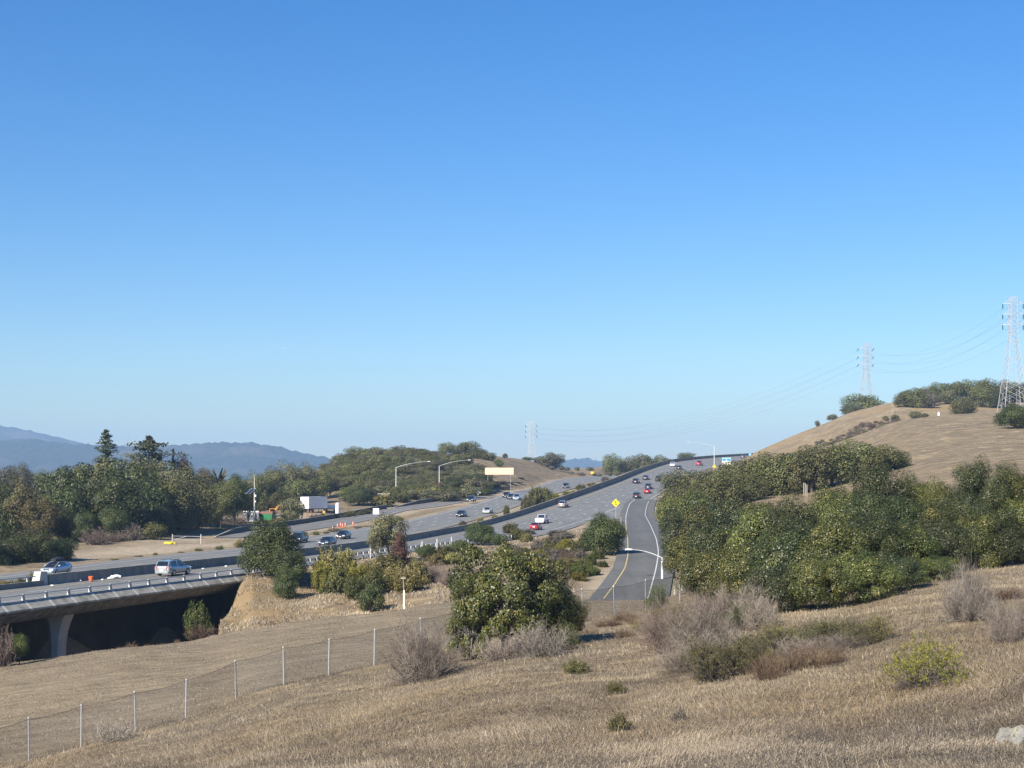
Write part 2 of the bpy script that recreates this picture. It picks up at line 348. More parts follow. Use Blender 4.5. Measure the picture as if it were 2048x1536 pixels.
SC.render.engine = 'CYCLES'; SC.cycles.use_denoising = True; SC.cycles.denoiser = 'OPENIMAGEDENOISE'; SC.cycles.denoising_input_passes = 'RGB_ALBEDO_NORMAL'; SC.cycles.denoising_prefilter = 'NONE'; SC.cycles.use_adaptive_sampling = False
SC.cycles.max_bounces = 5; SC.cycles.diffuse_bounces = 2; SC.cycles.glossy_bounces = 2; SC.cycles.transmission_bounces = 3
SC.cycles.transparent_max_bounces = 6; SC.cycles.volume_bounces = 0; SC.cycles.caustics_reflective = False
SC.cycles.sample_clamp_indirect = 4.0
SC.render.film_transparent = False
hz = MB(); hz.box((0, 4600, 110), (15000, 9400, 274))
m_haze = bpy.data.materials.new('haze_air'); m_haze.use_nodes = True
hn = m_haze.node_tree; hn.nodes.remove(hn.nodes['Principled BSDF'])
pv = N(hn, 'ShaderNodeVolumePrincipled'); pv.inputs['Density'].default_value = 0.00013
pv.inputs['Color'].default_value = (0.44, 0.68, 1.0, 1); pv.inputs['Anisotropy'].default_value = 0.0
hn.links.new(pv.outputs[0], hn.nodes['Material Output'].inputs['Volume'])
tag(hz.build('haze', m_haze), kind='stuff')

# ------------------------------------------------------------------ ground sheet
tt = np.concatenate([np.linspace(-1.6, -.40, 40)[:-1], np.linspace(-.40, .40, 560), np.linspace(.40, 1.6, 40)[1:]])
yy = np.concatenate([np.linspace(-40, 20, 16)[:-1], 20 * 1.0087 ** np.arange(0, 436)]); yy = yy[yy < 880]
yy = np.concatenate([yy, np.linspace(885, 1300, 60), np.geomspace(1320, 9200, 40)])
YY, TT = np.meshgrid(yy, tt, indexing='ij'); XX = TT * np.maximum(YY, 30.0)
ZZ = ground(XX.ravel(), YY.ravel())
ny, nx = YY.shape
ii = np.arange(ny * nx).reshape(ny, nx)
Q = np.stack([ii[:-1, :-1], ii[:-1, 1:], ii[1:, 1:], ii[1:, :-1]], -1).reshape(-1, 4)
V = np.stack([XX.ravel(), YY.ravel(), ZZ], 1)
def dist_road(X, Y, A, B, y0, y1):
    a = np.interp(Y, YS, A); b = np.interp(Y, YS, B)
    d = np.maximum(np.maximum(a - X, X - b), 0); return np.hypot(d, np.maximum(np.maximum(y0 - Y, Y - y1), 0))
def zones(X, Y):
    """R: bare pale dirt and gravel, G: golden straw, B: mown grey field"""
    ppx = CX + X / np.maximum(Y, 20) * F
    n1 = fbm(X / 14, Y / 22, 31); n2 = fbm(X / 4, Y / 6, 37)
    dN = dist_road(X, Y, NL, NRE, 100, 855); dS = dist_road(X, Y, SL, SR, 100, 855)
    dR = dist_road(X, Y, RL - 1.4, RR + 2.2, 146, 400); dO = dist_road(X, Y, OL, OR_, 284, 500)
    dirt = np.clip(1.3 - np.minimum(np.minimum(dN, dS), dR) / 2.2, 0, 1) * np.clip(n2 * 2.2 - .25, 0, 1)
    dirt = np.maximum(dirt, np.clip(1.2 - dO / 6, 0, 1) * np.clip(n2 * 2.6 - .4, 0.25, 1))
    band = np.clip((np.interp(Y, YS, SL) - X) / 4 - .6, 0, 1) * np.clip((np.interp(Y, YS, SL) - X) / -14 + 2.1, 0, 1) * (Y > 205) * (Y < 335) * (ppx < 620)
    dirt = np.maximum(dirt, band * np.clip(n1 * 3 - .45, 0, 1))
    yard = np.clip(1 - np.abs(Y - 362) / 16, 0, 1) * np.clip((ppx - 440) / 40, 0, 1) * np.clip((700 - ppx) / 30, 0, 1)
    dirt = np.maximum(dirt, np.clip(yard * 2.5, 0, 1) * np.clip(n2 * 2.6, 0, 1) * .8)
    gold = np.clip((Y - 138) / 6, 0, 1) * np.clip((196 - Y) / 12, 0, 1) * np.clip((ppx - 410) / 20, 0, 1) * np.clip((900 - ppx) / 160, 0, 1) * np.clip(n2 * 1.6 - .25, 0.1, .7)
    hillx = np.clip((Y - 400) / 120, 0, 1) * np.clip((ppx - 1400) / 80, 0, 1)
    gold = np.maximum(gold, hillx * np.clip((Y - 470) / 80, 0, 1) * np.clip(n1 * 2.6 - .8, 0, 1) * .55)
    trail = np.exp(-((n1 - .47) / .02) ** 2) * hillx
    dirt = np.maximum(dirt, trail * .55)
    fy = np.interp(ppx, [-400, 100, 371, 472, 748, 1000, 1165, 1229, 1292], [70, 77, 82, 85, 90, 98, 104, 108, 111])
    field = np.clip((Y - fy) / 3, 0, 1) * np.clip((147 - Y) / 8, 0, 1) * np.clip((1330 - ppx) / 40, 0, 1)
    fg = np.clip((fy + 2 - Y) / 4, 0, 1) * (Y < 125)
    gold = np.maximum(gold, fg * np.clip(n1 * 2.6 - 1.05, 0, 1) * .7)
    return np.clip(dirt, 0, 1), np.clip(gold, 0, 1), np.clip(field, 0, 1)
zr, zg_, zb = zones(V[:, 0], V[:, 1])
me = np_mesh('ground', V, Q, smooth=True, attrs={'zone': np.stack([zr, zg_, zb, np.ones_like(zr)], 1)})
mg, nt, b = nodes('dry_grassland')
oc = objco(nt)
at_ = N(nt, 'ShaderNodeAttribute', attribute_name='zone'); sp = N(nt, 'ShaderNodeSeparateColor'); nt.links.new(at_.outputs['Color'], sp.inputs[0])
n_big = noise(nt, 0.05, 6, oc, 0.6); n_mid = noise(nt, 0.55, 6, oc, 0.65); n_fine = noise(nt, 5.0, 5, oc, 0.7)
c1 = ramp(nt, [(0.28, (.150, .113, .066)), (0.5, (.262, .204, .124)), (0.72, (.390, .312, .196))], n_mid)
c2 = ramp(nt, [(0.3, (.140, .107, .066)), (0.5, (.275, .216, .137)), (0.7, (.420, .336, .220))], n_fine)
c = mixc(nt, .5, c1, c2)
c = mixc(nt, ramp(nt, [(.45, (0, 0, 0)), (.62, (.55, .55, .55))], n_big), c, (.215, .178, .135))
stretch = objco(nt, (0.25, 1.6, 1.0)); n_f = noise(nt, 0.8, 6, stretch, 0.65); n_c = noise(nt, .9, 6, objco(nt, (.24, .30, .8)), .72, 1.2)
cf = ramp(nt, [(0.28, (.120, .096, .068)), (0.42, (.205, .168, .122)), (0.55, (.285, .238, .175)), (0.65, (.36, .30, .215)), (.74, (.46, .37, .24))], n_f)
c = mixc(nt, .30, c, cf)
c = mixc(nt, ramp(nt, [(.38, (.65, .65, .65)), (.52, (0, 0, 0))], n_c), c, (.135, .106, .070)); c = mixc(nt, ramp(nt, [(.52, (0, 0, 0)), (.66, (.7, .7, .7))], n_c), c, (.47, .37, .23))
c = mixc(nt, sp.outputs[2], c, mixc(nt, .35, cf, c2))
c = mixc(nt, sp.outputs[1], c, ramp(nt, [(.3, (.27, .185, .090)), (.7, (.47, .345, .185))], n_fine))
c = mixc(nt, sp.outputs[0], c, ramp(nt, [(.3, (.33, .265, .19)), (.7, (.52, .44, .335))], n_fine))
c = mixc(nt, 1.0, c, (.90, .875, .82), 'MULTIPLY'); nt.links.new(c, b.inputs['Base Color']); b.inputs['Roughness'].default_value = .95; b.inputs['Specular IOR Level'].default_value = .1
hsum = N(nt, 'ShaderNodeMath', operation='ADD'); nt.links.new(n_c, hsum.inputs[0]); nt.links.new(n_mid, hsum.inputs[1])
hs2 = N(nt, 'ShaderNodeMath', operation='MULTIPLY_ADD'); nt.links.new(n_fine, hs2.inputs[0]); hs2.inputs[1].default_value = .6; nt.links.new(hsum.outputs[0], hs2.inputs[2]); hsum = hs2
bump(nt, hsum.outputs[0], .8, .32, b)
ground_o = tag(link('ground', me, mg), kind='structure')

# ------------------------------------------------------------------ roads
def asphalt(name, base, streak):
    m, nt, b = nodes(name)
    oc = objco(nt); f1 = noise(nt, .18, 5, oc); f2 = noise(nt, 4, 4, oc)
    c = ramp(nt, [(.3, tuple(x * .80 for x in base)), (.7, tuple(x * 1.16 for x in base))], f1)
    c = mixc(nt, .35, c, ramp(nt, [(.3, tuple(x * .7 for x in base)), (.7, tuple(x * 1.3 for x in base))], f2))
    f4 = noise(nt, 1.0, 6, objco(nt, (.9, .05, 1)), .65); c = mixc(nt, ramp(nt, [(.50, (0, 0, 0)), (.64, (.55, .55, .55))], f4), c, streak)
    sh = N(nt, 'ShaderNodeAttribute', attribute_name='shoulder'); c = mixc(nt, sh.outputs['Fac'], c, tuple(x * y for x, y in zip(base, (1.22, 1.12, .98))))
    a = N(nt, 'ShaderNodeAttribute', attribute_name='wear')
    c = mixc(nt, a.outputs['Fac'], c, streak)
    nt.links.new(c, b.inputs['Base Color']); b.inputs['Roughness'].default_value = .85; b.inputs['Specular IOR Level'].default_value = .25
    return m
m_free = asphalt('freeway_asphalt', (.188, .187, .176), (.125, .124, .118))
m_ramp = asphalt('ramp_asphalt', (.132, .131, .122), (.092, .091, .085))
m_oramp = asphalt('old_ramp_asphalt', (.185, .176, .160), (.12, .117, .11))
def wear_lanes(k, n):           # dark tyre paths, two per lane
    u = (k * n) % 1.0
    return np.clip(np.exp(-((u - .27) / .11) ** 2) + np.exp(-((u - .73) / .11) ** 2), 0, 1) * .5
def ribbon(name, A, B, Z, y0, y1, m, step=2.0, ncol=14, lanes=4, lift=0.0, kind='structure'):
    ys = np.arange(y0, y1 + .01, step); k = np.linspace(0, 1, ncol)
    a = np.interp(ys, YS, A); bb = np.interp(ys, YS, B); z = np.interp(ys, YS, Z) + lift
    X = a[:, None] * (1 - k) + bb[:, None] * k
    V = np.stack([X, np.repeat(ys[:, None], ncol, 1), np.repeat(z[:, None], ncol, 1)], -1).reshape(-1, 3)
    n = len(ys); ii = np.arange(n * ncol).reshape(n, ncol)
    Q = np.stack([ii[:-1, :-1], ii[:-1, 1:], ii[1:, 1:], ii[1:, :-1]], -1).reshape(-1, 4)
    wr = np.tile(wear_lanes(k, lanes), n) * (0.6 + 0.8 * fbm(V[:, 0] / 5, V[:, 1] / 30, 5))
    me = np_mesh(name, V, Q, smooth=True, attrs={'wear': wr, 'shoulder': np.tile(np.clip(1 - k / .085, 0, 1) ** .5 + np.clip((k - .93) / .07, 0, 1), n) * (.45 if lanes > 2 else 0)})
    return tag(link(name, me, m), kind=kind)
ribbon('freeway', NL, NRE, ZN, 97, 855, m_free, ncol=33, lanes=4.6)
ribbon('opposite_freeway', SL, SR, ZS, 96, 720, m_free, ncol=33, lanes=4.6)
ribbon('on_ramp', RL - 1.4, RR + 2.0, ZR, 141, 412, m_ramp, step=1.5, ncol=9, lanes=1.0, lift=0.02)
ribbon('off_ramp', OL, OR_, ZO, 284, 452, m_oramp, ncol=9, lanes=1.0, lift=-.03)
def gore():
    ys = np.arange(336, 413.1, 1.5); k = np.linspace(0, 1, 9)
    a = at(NRW, ys) - .3; b2 = at(RL, ys) - .8; b2 = np.maximum(a + .2, b2)
    zn, zr_ = at(ZN, ys) + .006, at(ZR, ys) + .012
    X = a[:, None] * (1 - k) + b2[:, None] * k; Z = zn[:, None] * (1 - k) + zr_[:, None] * k
    V = np.stack([X, np.repeat(ys[:, None], 9, 1), Z], -1).reshape(-1, 3); ii = np.arange(len(V)).reshape(len(ys), 9)
    Q = np.stack([ii[:-1, :-1], ii[:-1, 1:], ii[1:, 1:], ii[1:, :-1]], -1).reshape(-1, 4)
    tag(link('gore_pavement', np_mesh('gore_pavement', V, Q, True, {'wear': np.zeros(len(V))}), m_free), kind='structure')
gore()
# ------------------------------------------------------------------ painted lines
m_white = plain('white_road_paint', (.66, .66, .64), .6, var=(.44, .44, .42), vscale=2)
m_yel = plain('yellow_road_paint', (.62, .47, .17), .6, var=(.44, .35, .16), vscale=2)
m_lane = plain('worn_white_paint', (.60, .60, .59), .6, var=(.45, .45, .44), vscale=2)
class Lines:
    def __init__(s): s.v = []; s.f = []
    def strip(s, xf, Z, y0, y1, w, lift, step=2.0):
        ys = np.append(np.arange(y0, y1, step), y1)
        x = xf(ys); z = np.interp(ys, YS, Z) + lift
        sl = np.gradient(x, ys) if len(ys) > 1 else np.zeros_like(x)
        h = w * .5 * np.sqrt(1 + sl ** 2)
        b = len(s.v)
        for X, Y, H, ZZ in zip(x, ys, h, z): s.v += [(X - H, Y, ZZ), (X + H, Y, ZZ)]
        s.f += [(b + 2 * i, b + 2 * i + 1, b + 2 * i + 3, b + 2 * i + 2) for i in range(len(ys) - 1)]
    def build(s, name, m):
        return tag(link(name, np_mesh(name, s.v, s.f), m), kind='structure')
LW, LY, LD = Lines(), Lines(), Lines()
fN = lambda k: (lambda y: at(NL, y) + 3.0 + (at(NRW, y) - at(NL, y) - 3.0) * k)
LY.strip(lambda y: at(NL, y) + 2.7, ZN, 100, 800, .16, .02)
LW.strip(lambda y: at(NRW, y), ZN, 100, 392, .17, .02)
LW.strip(lambda y: at(NRW, y), ZN, 408, 800, .17, .02)
for k in (.25, .5, .75):
    y = 101.0 + k * 3
    while y < 760:
        sl = float(at(NL, y + 2) - at(NL, y)) / 2; u = 1 / math.sqrt(1 + sl * sl)
        LD.strip(fN(k), ZN, y, y + 3.9 * u, .19, .018, 1.3); y += 14.63 * u
SLW = smooth1(SL + np.where(YS < 330, 2.4, 1.2), 20)
fS = lambda k: (lambda y: at(SLW, y) + (at(SR, y) - 1.5 - at(SLW, y)) * k)
LY.strip(lambda y: at(SR, y) - 1.3, ZS, 100, 700, .16, .02)
LW.strip(lambda y: at(SLW, y), ZS, 100, 700, .20, .02)
for k in (.25, .5, .75):
    y = 103.0 + k * 4
    while y < 690:
        sl = float(at(SR, y + 2) - at(SR, y)) / 2; u = 1 / math.sqrt(1 + sl * sl)
        LD.strip(fS(k), ZS, y, y + 3.9 * u, .19, .018, 1.3); y += 14.63 * u
LY.strip(lambda y: at(RL, y), ZR, 147, 300, .13, .042, 1.0)
LW.strip(lambda y: at(RL, y), ZR, 300, 410, .15, .042, 1.0)
LW.strip(lambda y: at(RR, y), ZR, 147, 404, .13, .042, 1.0)
LW.strip(lambda y: at(OR_, y) - 1.0, ZO, 380, 450, .17, .01)
LW.build('white_road_lines', m_white); LY.build('yellow_road_lines', m_yel); LD.build('lane_dashes', m_lane)

# ------------------------------------------------------------------ far wooded ridges
def ridge(name, pts, Y0, depth, seed, ncol, m, base=-24, bumps=9.0):
    px = np.linspace(pts[0][0], pts[-1][0], ncol); row = np.interp(px, *prof(pts))
    nr = 46; s = np.linspace(0, 1, nr)
    crest = rowZ(row, Y0 + depth)
    X = np.zeros((nr + 6, ncol)); Yv = X.copy(); Z = X.copy()
    for r in range(nr + 6):
        u = s[r] if r < nr else 1.0; Y = Y0 + depth * u + (0 if r < nr else (r - nr + 1) * depth * .12)
        x = pxX(px, Y0 + depth); 
        gul = fbm(x / 260 + 3, np.full(ncol, Y / 500.0), seed, 4)
        h = base + (crest - base) * (u ** .8) * (1 - .42 * (1 - u) * gul * 2) if r < nr else crest - (r - nr + 1) * (crest - base) * .15
        tr = (vnoise(x / 17, np.full(ncol, Y / 17.0), seed + 5) + vnoise(x / 8, np.full(ncol, Y / 8.0), seed + 6) * .8) * bumps * (fbm(x / 150, np.full(ncol, Y / 150.0), seed + 9) * 1.4 + .1)
        X[r] = x; Yv[r] = Y + (vnoise(x / 60, np.full(ncol, r * .7), seed) - .5) * depth / nr; Z[r] = h + tr
    V = np.stack([X, Yv, Z], -1).reshape(-1, 3); ii = np.arange((nr + 6) * ncol).reshape(nr + 6, ncol)
    Q = np.stack([ii[:-1, :-1], ii[:-1, 1:], ii[1:, 1:], ii[1:, :-1]], -1).reshape(-1, 4)
    return tag(link(name, np_mesh(name, V, Q, smooth=False), m), kind='structure')
m_wood, nt, b = nodes('wooded_hillside')
oc = objco(nt); f = noise(nt, .035, 6, oc, .7); f2 = noise(nt, .0045, 4, oc)
c = ramp(nt, [(.3, (.006, .013, .009)), (.6, (.018, .029, .016)), (.8, (.034, .043, .024))], f)
c = mixc(nt, ramp(nt, [(.52, (0, 0, 0)), (.64, (.6, .6, .6))], f2), c, (.095, .078, .055))
nt.links.new(c, b.inputs['Base Color']); b.inputs['Roughness'].default_value = .95
ridge('far_hills', [(-900, 800), (-300, 830), (0, 853), (60, 864), (130, 880), (190, 893), (300, 915), (420, 935), (520, 948)], 6000, 1100, 3, 420, m_wood)
ridge('hills', [(-900, 850), (-200, 868), (0, 884), (60, 880), (130, 890), (200, 896), (260, 897), (340, 894), (400, 890), (450, 889), (500, 888), (540, 893), (590, 905), (640, 916), (690, 928), (730, 938), (790, 955)], 4300, 800, 11, 640, m_wood)
ridge('distant_hills', [(1040, 950), (1105, 932), (1130, 925), (1150, 921), (1175, 921), (1200, 926), (1260, 932), (1400, 940)], 6500, 600, 17, 160, m_wood, bumps=10)
# ------------------------------------------------------------------ shared materials
m_conc = plain('weathered_concrete', (.18, .168, .138), .9, spec=.2, var=(.43, .405, .335), vscale=1.1)
m_cdark = plain('stained_concrete', (.17, .162, .148), .9, spec=.2, var=(.25, .24, .215), vscale=.8)
m_clight = plain('pale_concrete', (.52, .50, .45), .85, spec=.2, var=(.44, .42, .37), vscale=3)
m_galv = plain('galvanised_steel', (.50, .51, .52), .45, metal=.5, var=(.40, .41, .42), vscale=6)
m_pole = plain('pale_grey_painted_steel', (.62, .63, .62), .5, var=(.55, .56, .55), vscale=4)
m_wpost = plain('white_painted_post', (.50, .49, .455), .6, var=(.38, .37, .335), vscale=5)
m_dark = plain('dark_rubber', (.02, .02, .022), .8, var=(.03, .03, .03))
m_wood = m_timber = plain('weathered_timber', (.36, .31, .25), .85, var=(.26, .22, .17), vscale=6)
m_wsign = plain('white_sign_sheet', (.78, .78, .76), .45, var=(.70, .70, .68), vscale=3)
m_back = plain('bare_aluminium_sheet', (.60, .62, .64), .4, metal=.4, var=(.55, .57, .6), vscale=3)
m_black = plain('black_sheet_lettering', (.012, .012, .012), .5)
m_yellow = plain('yellow_sign_sheet', (.88, .62, .015), .4, var=(.82, .56, .02), vscale=4)
m_orange = plain('orange_plastic', (.85, .16, .05), .5, var=(.70, .14, .05), vscale=4)

def tan_at(A, y):
    s = (at(A, y + 1) - at(A, y - 1)) / 2; k = 1 / math.sqrt(1 + s * s); return Vector((s * k, k, 0)), Vector((k, -s * k, 0))
def sweep(A, Z, y0, y1, sect, step=2.0, side=1):
    """rings of a cross-section (outward offset, height) swept along a road edge"""
    R = []; ys = np.append(np.arange(y0, y1, step), y1)
    for y in ys:
        t, n = tan_at(A, y); p = Vector((float(at(A, y)), y, float(at(Z, y)) if not np.isscalar(Z) else Z))
        R.append([p + n * o * side + Vector((0, 0, h)) for o, h in sect])
    return R
# ------------------------------------------------------------------ overpass
m_girder, nt, b = nodes('streaked_girder_concrete')
oc = objco(nt, (2.2, 2.2, .12)); f = noise(nt, 1.0, 5, oc, .6)
nt.links.new(ramp(nt, [(.34, (.10, .096, .088)), (.55, (.20, .19, .17)), (.72, (.33, .315, .28))], f), b.inputs['Base Color']); b.inputs['Roughness'].default_value = .9
br = tag(empty('overpass_bridge', (float(at(NRE, 130)), 130, -20)), 'concrete highway overpass on a flared pier with stained sloping parapet above the dry field', 'bridge')
bl = br.location.copy()
def part(mb, name, m, par, smooth=False):
    o = mb.build(name, m, par, smooth); o.location = -par.location; return o
w_n = lambda y: (float(at(NRE, y)) - float(at(NL, y))) * 0.93
Y0B, Y1B = 97, 167
R = []
for y in np.append(np.arange(Y0B, Y1B, 2.0), Y1B):
    t, n = tan_at(NRE, y); p = Vector((float(at(NRE, y)), y, float(at(ZN, y)))); w = w_n(y)
    R.append([p + n * o + Vector((0, 0, h)) for o, h in ((.02, -.03), (.75, -.62), (.60, -.78), (.15, -1.05), (-.45, -1.5), (-1.3, -1.85), (-2.6, -2.05), (-w + 2.6, -2.05), (-w + .3, -1.1), (-w - .3, -.7), (-w - .3, -.03))])
part(MB().loft(R), 'deck', m_girder, br)
part(MB().loft(sweep(NRE, ZN, Y0B, Y1B, ((-.02, .16), (.16, .16), (.96, -.50), (.96, -.66), (.80, -.66), (.03, -.02)))), 'parapet', m_conc, br)
posts = []
y = 99.5
while y < Y1B:
    t, n = tan_at(NRE, y); p = Vector((float(at(NRE, y)), y, float(at(ZN, y))))
    rg = []; ribs = MB()
    for a in (-.16, .16):
        rg.append([p + t * (a) + n * o + Vector((0, 0, h)) for o, h in ((.02, .10), (.02, .165), (.165, .165), (.985, -.50), (.985, -.68), (.75, -.66))])
    ribs.loft(rg); part(ribs, 'parapet_rib', m_clight, br)
    posts.append((p + n * .06 + Vector((0, 0, .15)), t, n))
    y += 3.15 * t.y
for p, t, n in posts:
    q = [[p + t * a * k1 + n * c * k1 + Vector((0, 0, h)) for a, c in ((-.16, -.1), (.16, -.1), (.16, .1), (-.16, .1))] for h, k1 in ((0, 1.0), (.55, .6))]
    part(MB().loft(q), 'rail_post', m_wpost, br)
part(MB().loft(sweep(NRE, ZN, Y0B, Y1B, ((-.02, .58), (.12, .58), (.12, .66), (-.02, .66)))), 'rail', m_galv, br)
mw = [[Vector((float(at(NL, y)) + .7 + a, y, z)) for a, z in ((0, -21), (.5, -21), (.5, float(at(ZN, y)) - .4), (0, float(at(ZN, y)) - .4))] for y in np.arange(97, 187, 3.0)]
part(MB().loft(mw), 'light_block_wall', plain('shade_black_concrete', (.045, .042, .038), .95, spec=.1, var=(.07, .066, .06), vscale=.5), br)  # added wall, blocks sun from the median gap; its black stands for shade
# median side of the deck: low stained kerb wall with a rail
part(MB().loft(sweep(NL, ZN, Y0B, 151, ((.25, -.5), (.25, .50), (-.1, .50), (-.1, -.5)))), 'median_kerb', m_cdark, br)
mp = MB()
part(MB().loft(sweep(NL, ZN, Y0B, 150, ((.12, .92), (.02, .92), (.02, 1.02), (.12, 1.02)))), 'rail', m_galv, br)
y = 100.0
while y < 150:
    t, n = tan_at(NL, y); p = Vector((float(at(NL, y)), y, float(at(ZN, y)))) + n * .07
    q = [[p + t * a * k1 + n * c * k1 + Vector((0, 0, h)) for a, c in ((-.14, -.08), (.14, -.08), (.14, .08), (-.14, .08))] for h, k1 in ((.49, 1.0), (.94, .7))]
    part(MB().loft(q), 'rail_post', m_wpost, br); y += 4.4 * t.y
# pier: tapered column whose head flares under the deck
pc = Vector((pxX(116, 143), 143, 0)); t, n = tan_at(NRE, 143)
pr = []
for z, hw0, hw1, d in ((-21, .60, .50, 1.0), (-17.5, .60, .51, 1.0), (-15.6, .62, .58, 1.05), (-14.6, .66, .72, 1.1), (-13.8, .74, .95, 1.2), (-12.9, .95, 1.3, 1.3)):
    c = pc + Vector((0, 0, z)); ax = Vector((1, 0, 0)); ay = Vector((0, 1, 0))
    pr.append([c - ax * hw0 - ay * d * .7, c - ax * (hw0 - .3) - ay * d, c + ax * (hw1 - .3) - ay * d, c + ax * hw1 - ay * d * .7, c + ax * hw1 + ay * d * .7, c + ax * (hw1 - .3) + ay * d, c - ax * (hw0 - .3) + ay * d, c - ax * hw0 + ay * d * .7])
part(MB().loft(pr), 'pier', plain('pale_pier_concrete', (.50, .49, .46), .9, var=(.40, .39, .365), vscale=.6), br)
# abutment wall closing the dark end of the span
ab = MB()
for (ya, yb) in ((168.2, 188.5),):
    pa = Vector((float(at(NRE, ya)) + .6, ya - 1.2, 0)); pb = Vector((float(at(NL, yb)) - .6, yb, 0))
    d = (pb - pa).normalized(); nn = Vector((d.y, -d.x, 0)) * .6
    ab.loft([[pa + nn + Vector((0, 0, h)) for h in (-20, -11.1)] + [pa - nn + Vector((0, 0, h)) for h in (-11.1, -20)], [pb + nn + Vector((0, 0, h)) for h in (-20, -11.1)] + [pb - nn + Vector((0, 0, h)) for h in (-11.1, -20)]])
part(ab, 'abutment', bpy.data.materials['shade_black_concrete'], br)  # same black, shade put into the concrete colour
b2 = tag(empty('overpass_bridge', (float(at(SR, 170)), 170, -20)), 'second concrete overpass carrying oncoming traffic behind the nearer stained one', 'bridge')
R = []
for y in np.append(np.arange(97, 226, 3.0), 226):
    a, c, z = float(at(SL, y)), float(at(SR, y)), float(at(ZS, y))
    R.append([Vector((a - .5, y, z - .03)), Vector((c + .5, y, z - .03)), Vector((c + .5, y, z - .5)), Vector((c - 1.6, y, z - 2.0)), Vector((a + 1.6, y, z - 2.0)), Vector((a - .5, y, z - .5))])
part(MB().loft(R), 'deck', m_girder, b2)
part(MB().loft(sweep(SR, ZS, 97, 205, ((.15, -.3), (.48, -.3), (.48, .12), (.15, .12)))), 'kerb', m_cdark, b2)
# ------------------------------------------------------------------ median barrier
hb = lambda y: float(np.interp(y, [150, 250, 330, 400, 465, 540, 620, 700, 855], [1.02, 1.0, 1.12, 1.35, 1.6, 1.65, 1.4, 1.1, 1.0]))
mbt = tag(empty('concrete_barrier', (float(at(NL, 152)), 152, float(at(ZN, 152)))), 'long grey concrete median barrier between the two carriageways, rising to the crest', 'barrier')
R, T = [], []
for y in np.append(np.arange(152, 855, 3.0), 855):
    t, n = tan_at(NL, y); p = Vector((float(at(NL, y)), y, float(at(ZN, y)))); h = hb(y)
    R.append([p + n * o + Vector((0, 0, hh)) for o, hh in ((.18, -.3), (.18, .06), (.02, .30), (-.08, h - .10), (-.30, h - .10), (-.42, .1), (-.52, -.5))])
    T.append([p + n * o + Vector((0, 0, hh)) for o, hh in ((-.06, h - .11), (-.06, h), (-.32, h), (-.32, h - .11))])
m_bar, nt, b = nodes('barrier_concrete')
oc = objco(nt); f = noise(nt, .12, 6, oc, .6); f2 = noise(nt, 1.4, 5, objco(nt, (1, 1, .35)), .6)
c = mixc(nt, .5, ramp(nt, [(.35, (.16, .148, .125)), (.65, (.29, .272, .23))], f), ramp(nt, [(.35, (.14, .13, .11)), (.7, (.33, .31, .265))], f2))
nt.links.new(c, b.inputs['Base Color']); b.inputs['Roughness'].default_value = .9; b.inputs['Specular IOR Level'].default_value = .2
part(MB().loft(R), 'wall', m_bar, mbt); part(MB().loft(T), 'coping', m_conc, mbt)
for px in (862, 880.6, 912.7, 917.5, 690, 760):
    y = row2Y(np.interp(px, [685, 763, 829, 880, 934], [1104, 1092, 1079.4, 1070, 1059]), ZN); t, n = tan_at(NL, y)
    p = Vector((float(at(NL, y)), y, float(at(ZN, y)))); h = hb(y)
    part(MB().loft([[p + t * a + n * o + Vector((0, 0, hh)) for o, hh in ((.21, -.1), (.21, .08), (.05, .32), (-.04, h - .1), (-.1, h - .1))] for a in (-.16, .16)]), 'joint_strip', m_clight, mbt)
t, n = tan_at(NL, 151.5); p = Vector((float(at(NL, 151.2)), 151.2, float(at(ZN, 151))))
ebm = MB(); ebm.loft([[p + t * a + n * o + Vector((0, 0, -.3)) for a, o in ((-.9, .1), (.6, .1), (.6, -.9), (-.9, -.9))], [p + t * a + n * o + Vector((0, 0, 1.35)) for a, o in ((-.35, .0), (.6, .0), (.6, -.8), (-.35, -.8))]])
part(ebm, 'end_block', m_clight, mbt)

# ------------------------------------------------------------------ guardrails
def guardrail(name, A, Z, off, y0, y1, label, h=.78, sp=1.9, beam=m_galv, post=m_wpost, side=1, dark=True):
    t, n = tan_at(A, y0); o0 = Vector((float(at(A, y0)), y0, 0)) + n * off
    g = tag(empty(name, (o0.x, o0.y, float(at(Z, y0)))), label, 'guardrail')
    R = sweep(A, Z, y0, y1, [(off + x, zz) for x, zz in ((-.10, h - .32), (-.16, h - .26), (-.10, h - .17), (-.16, h - .08), (-.10, h), (-.06, h), (-.06, h - .32))], 1.5)
    part(MB().loft(R), 'beam', beam, g)
    y = y0 + .3
    while y < y1:
        t, n = tan_at(A, y); p = Vector((float(at(A, y)), y, float(at(Z, y)))) + n * (off + .12); zg = min(gz(p.x, p.y) - .15, p.z - .1)
        rz = math.atan2(t.y, t.x)
        part(MB().box((p.x, p.y, (p.z + h + zg) / 2), (.16, .16, p.z + h + .02 - zg), rz), 'post', post, g)
        if dark:
            q = p - n * .11; part(MB().box((q.x, q.y, p.z + h - .17), (.19, .1, .34), rz), 'block', m_dark, g)
        y += sp * t.y
    return g
guardrail('guardrail', NRE, ZN, -.35, 169.5, 262, 'steel guardrail on white posts along the shoulder behind the yellow-tipped bushes')
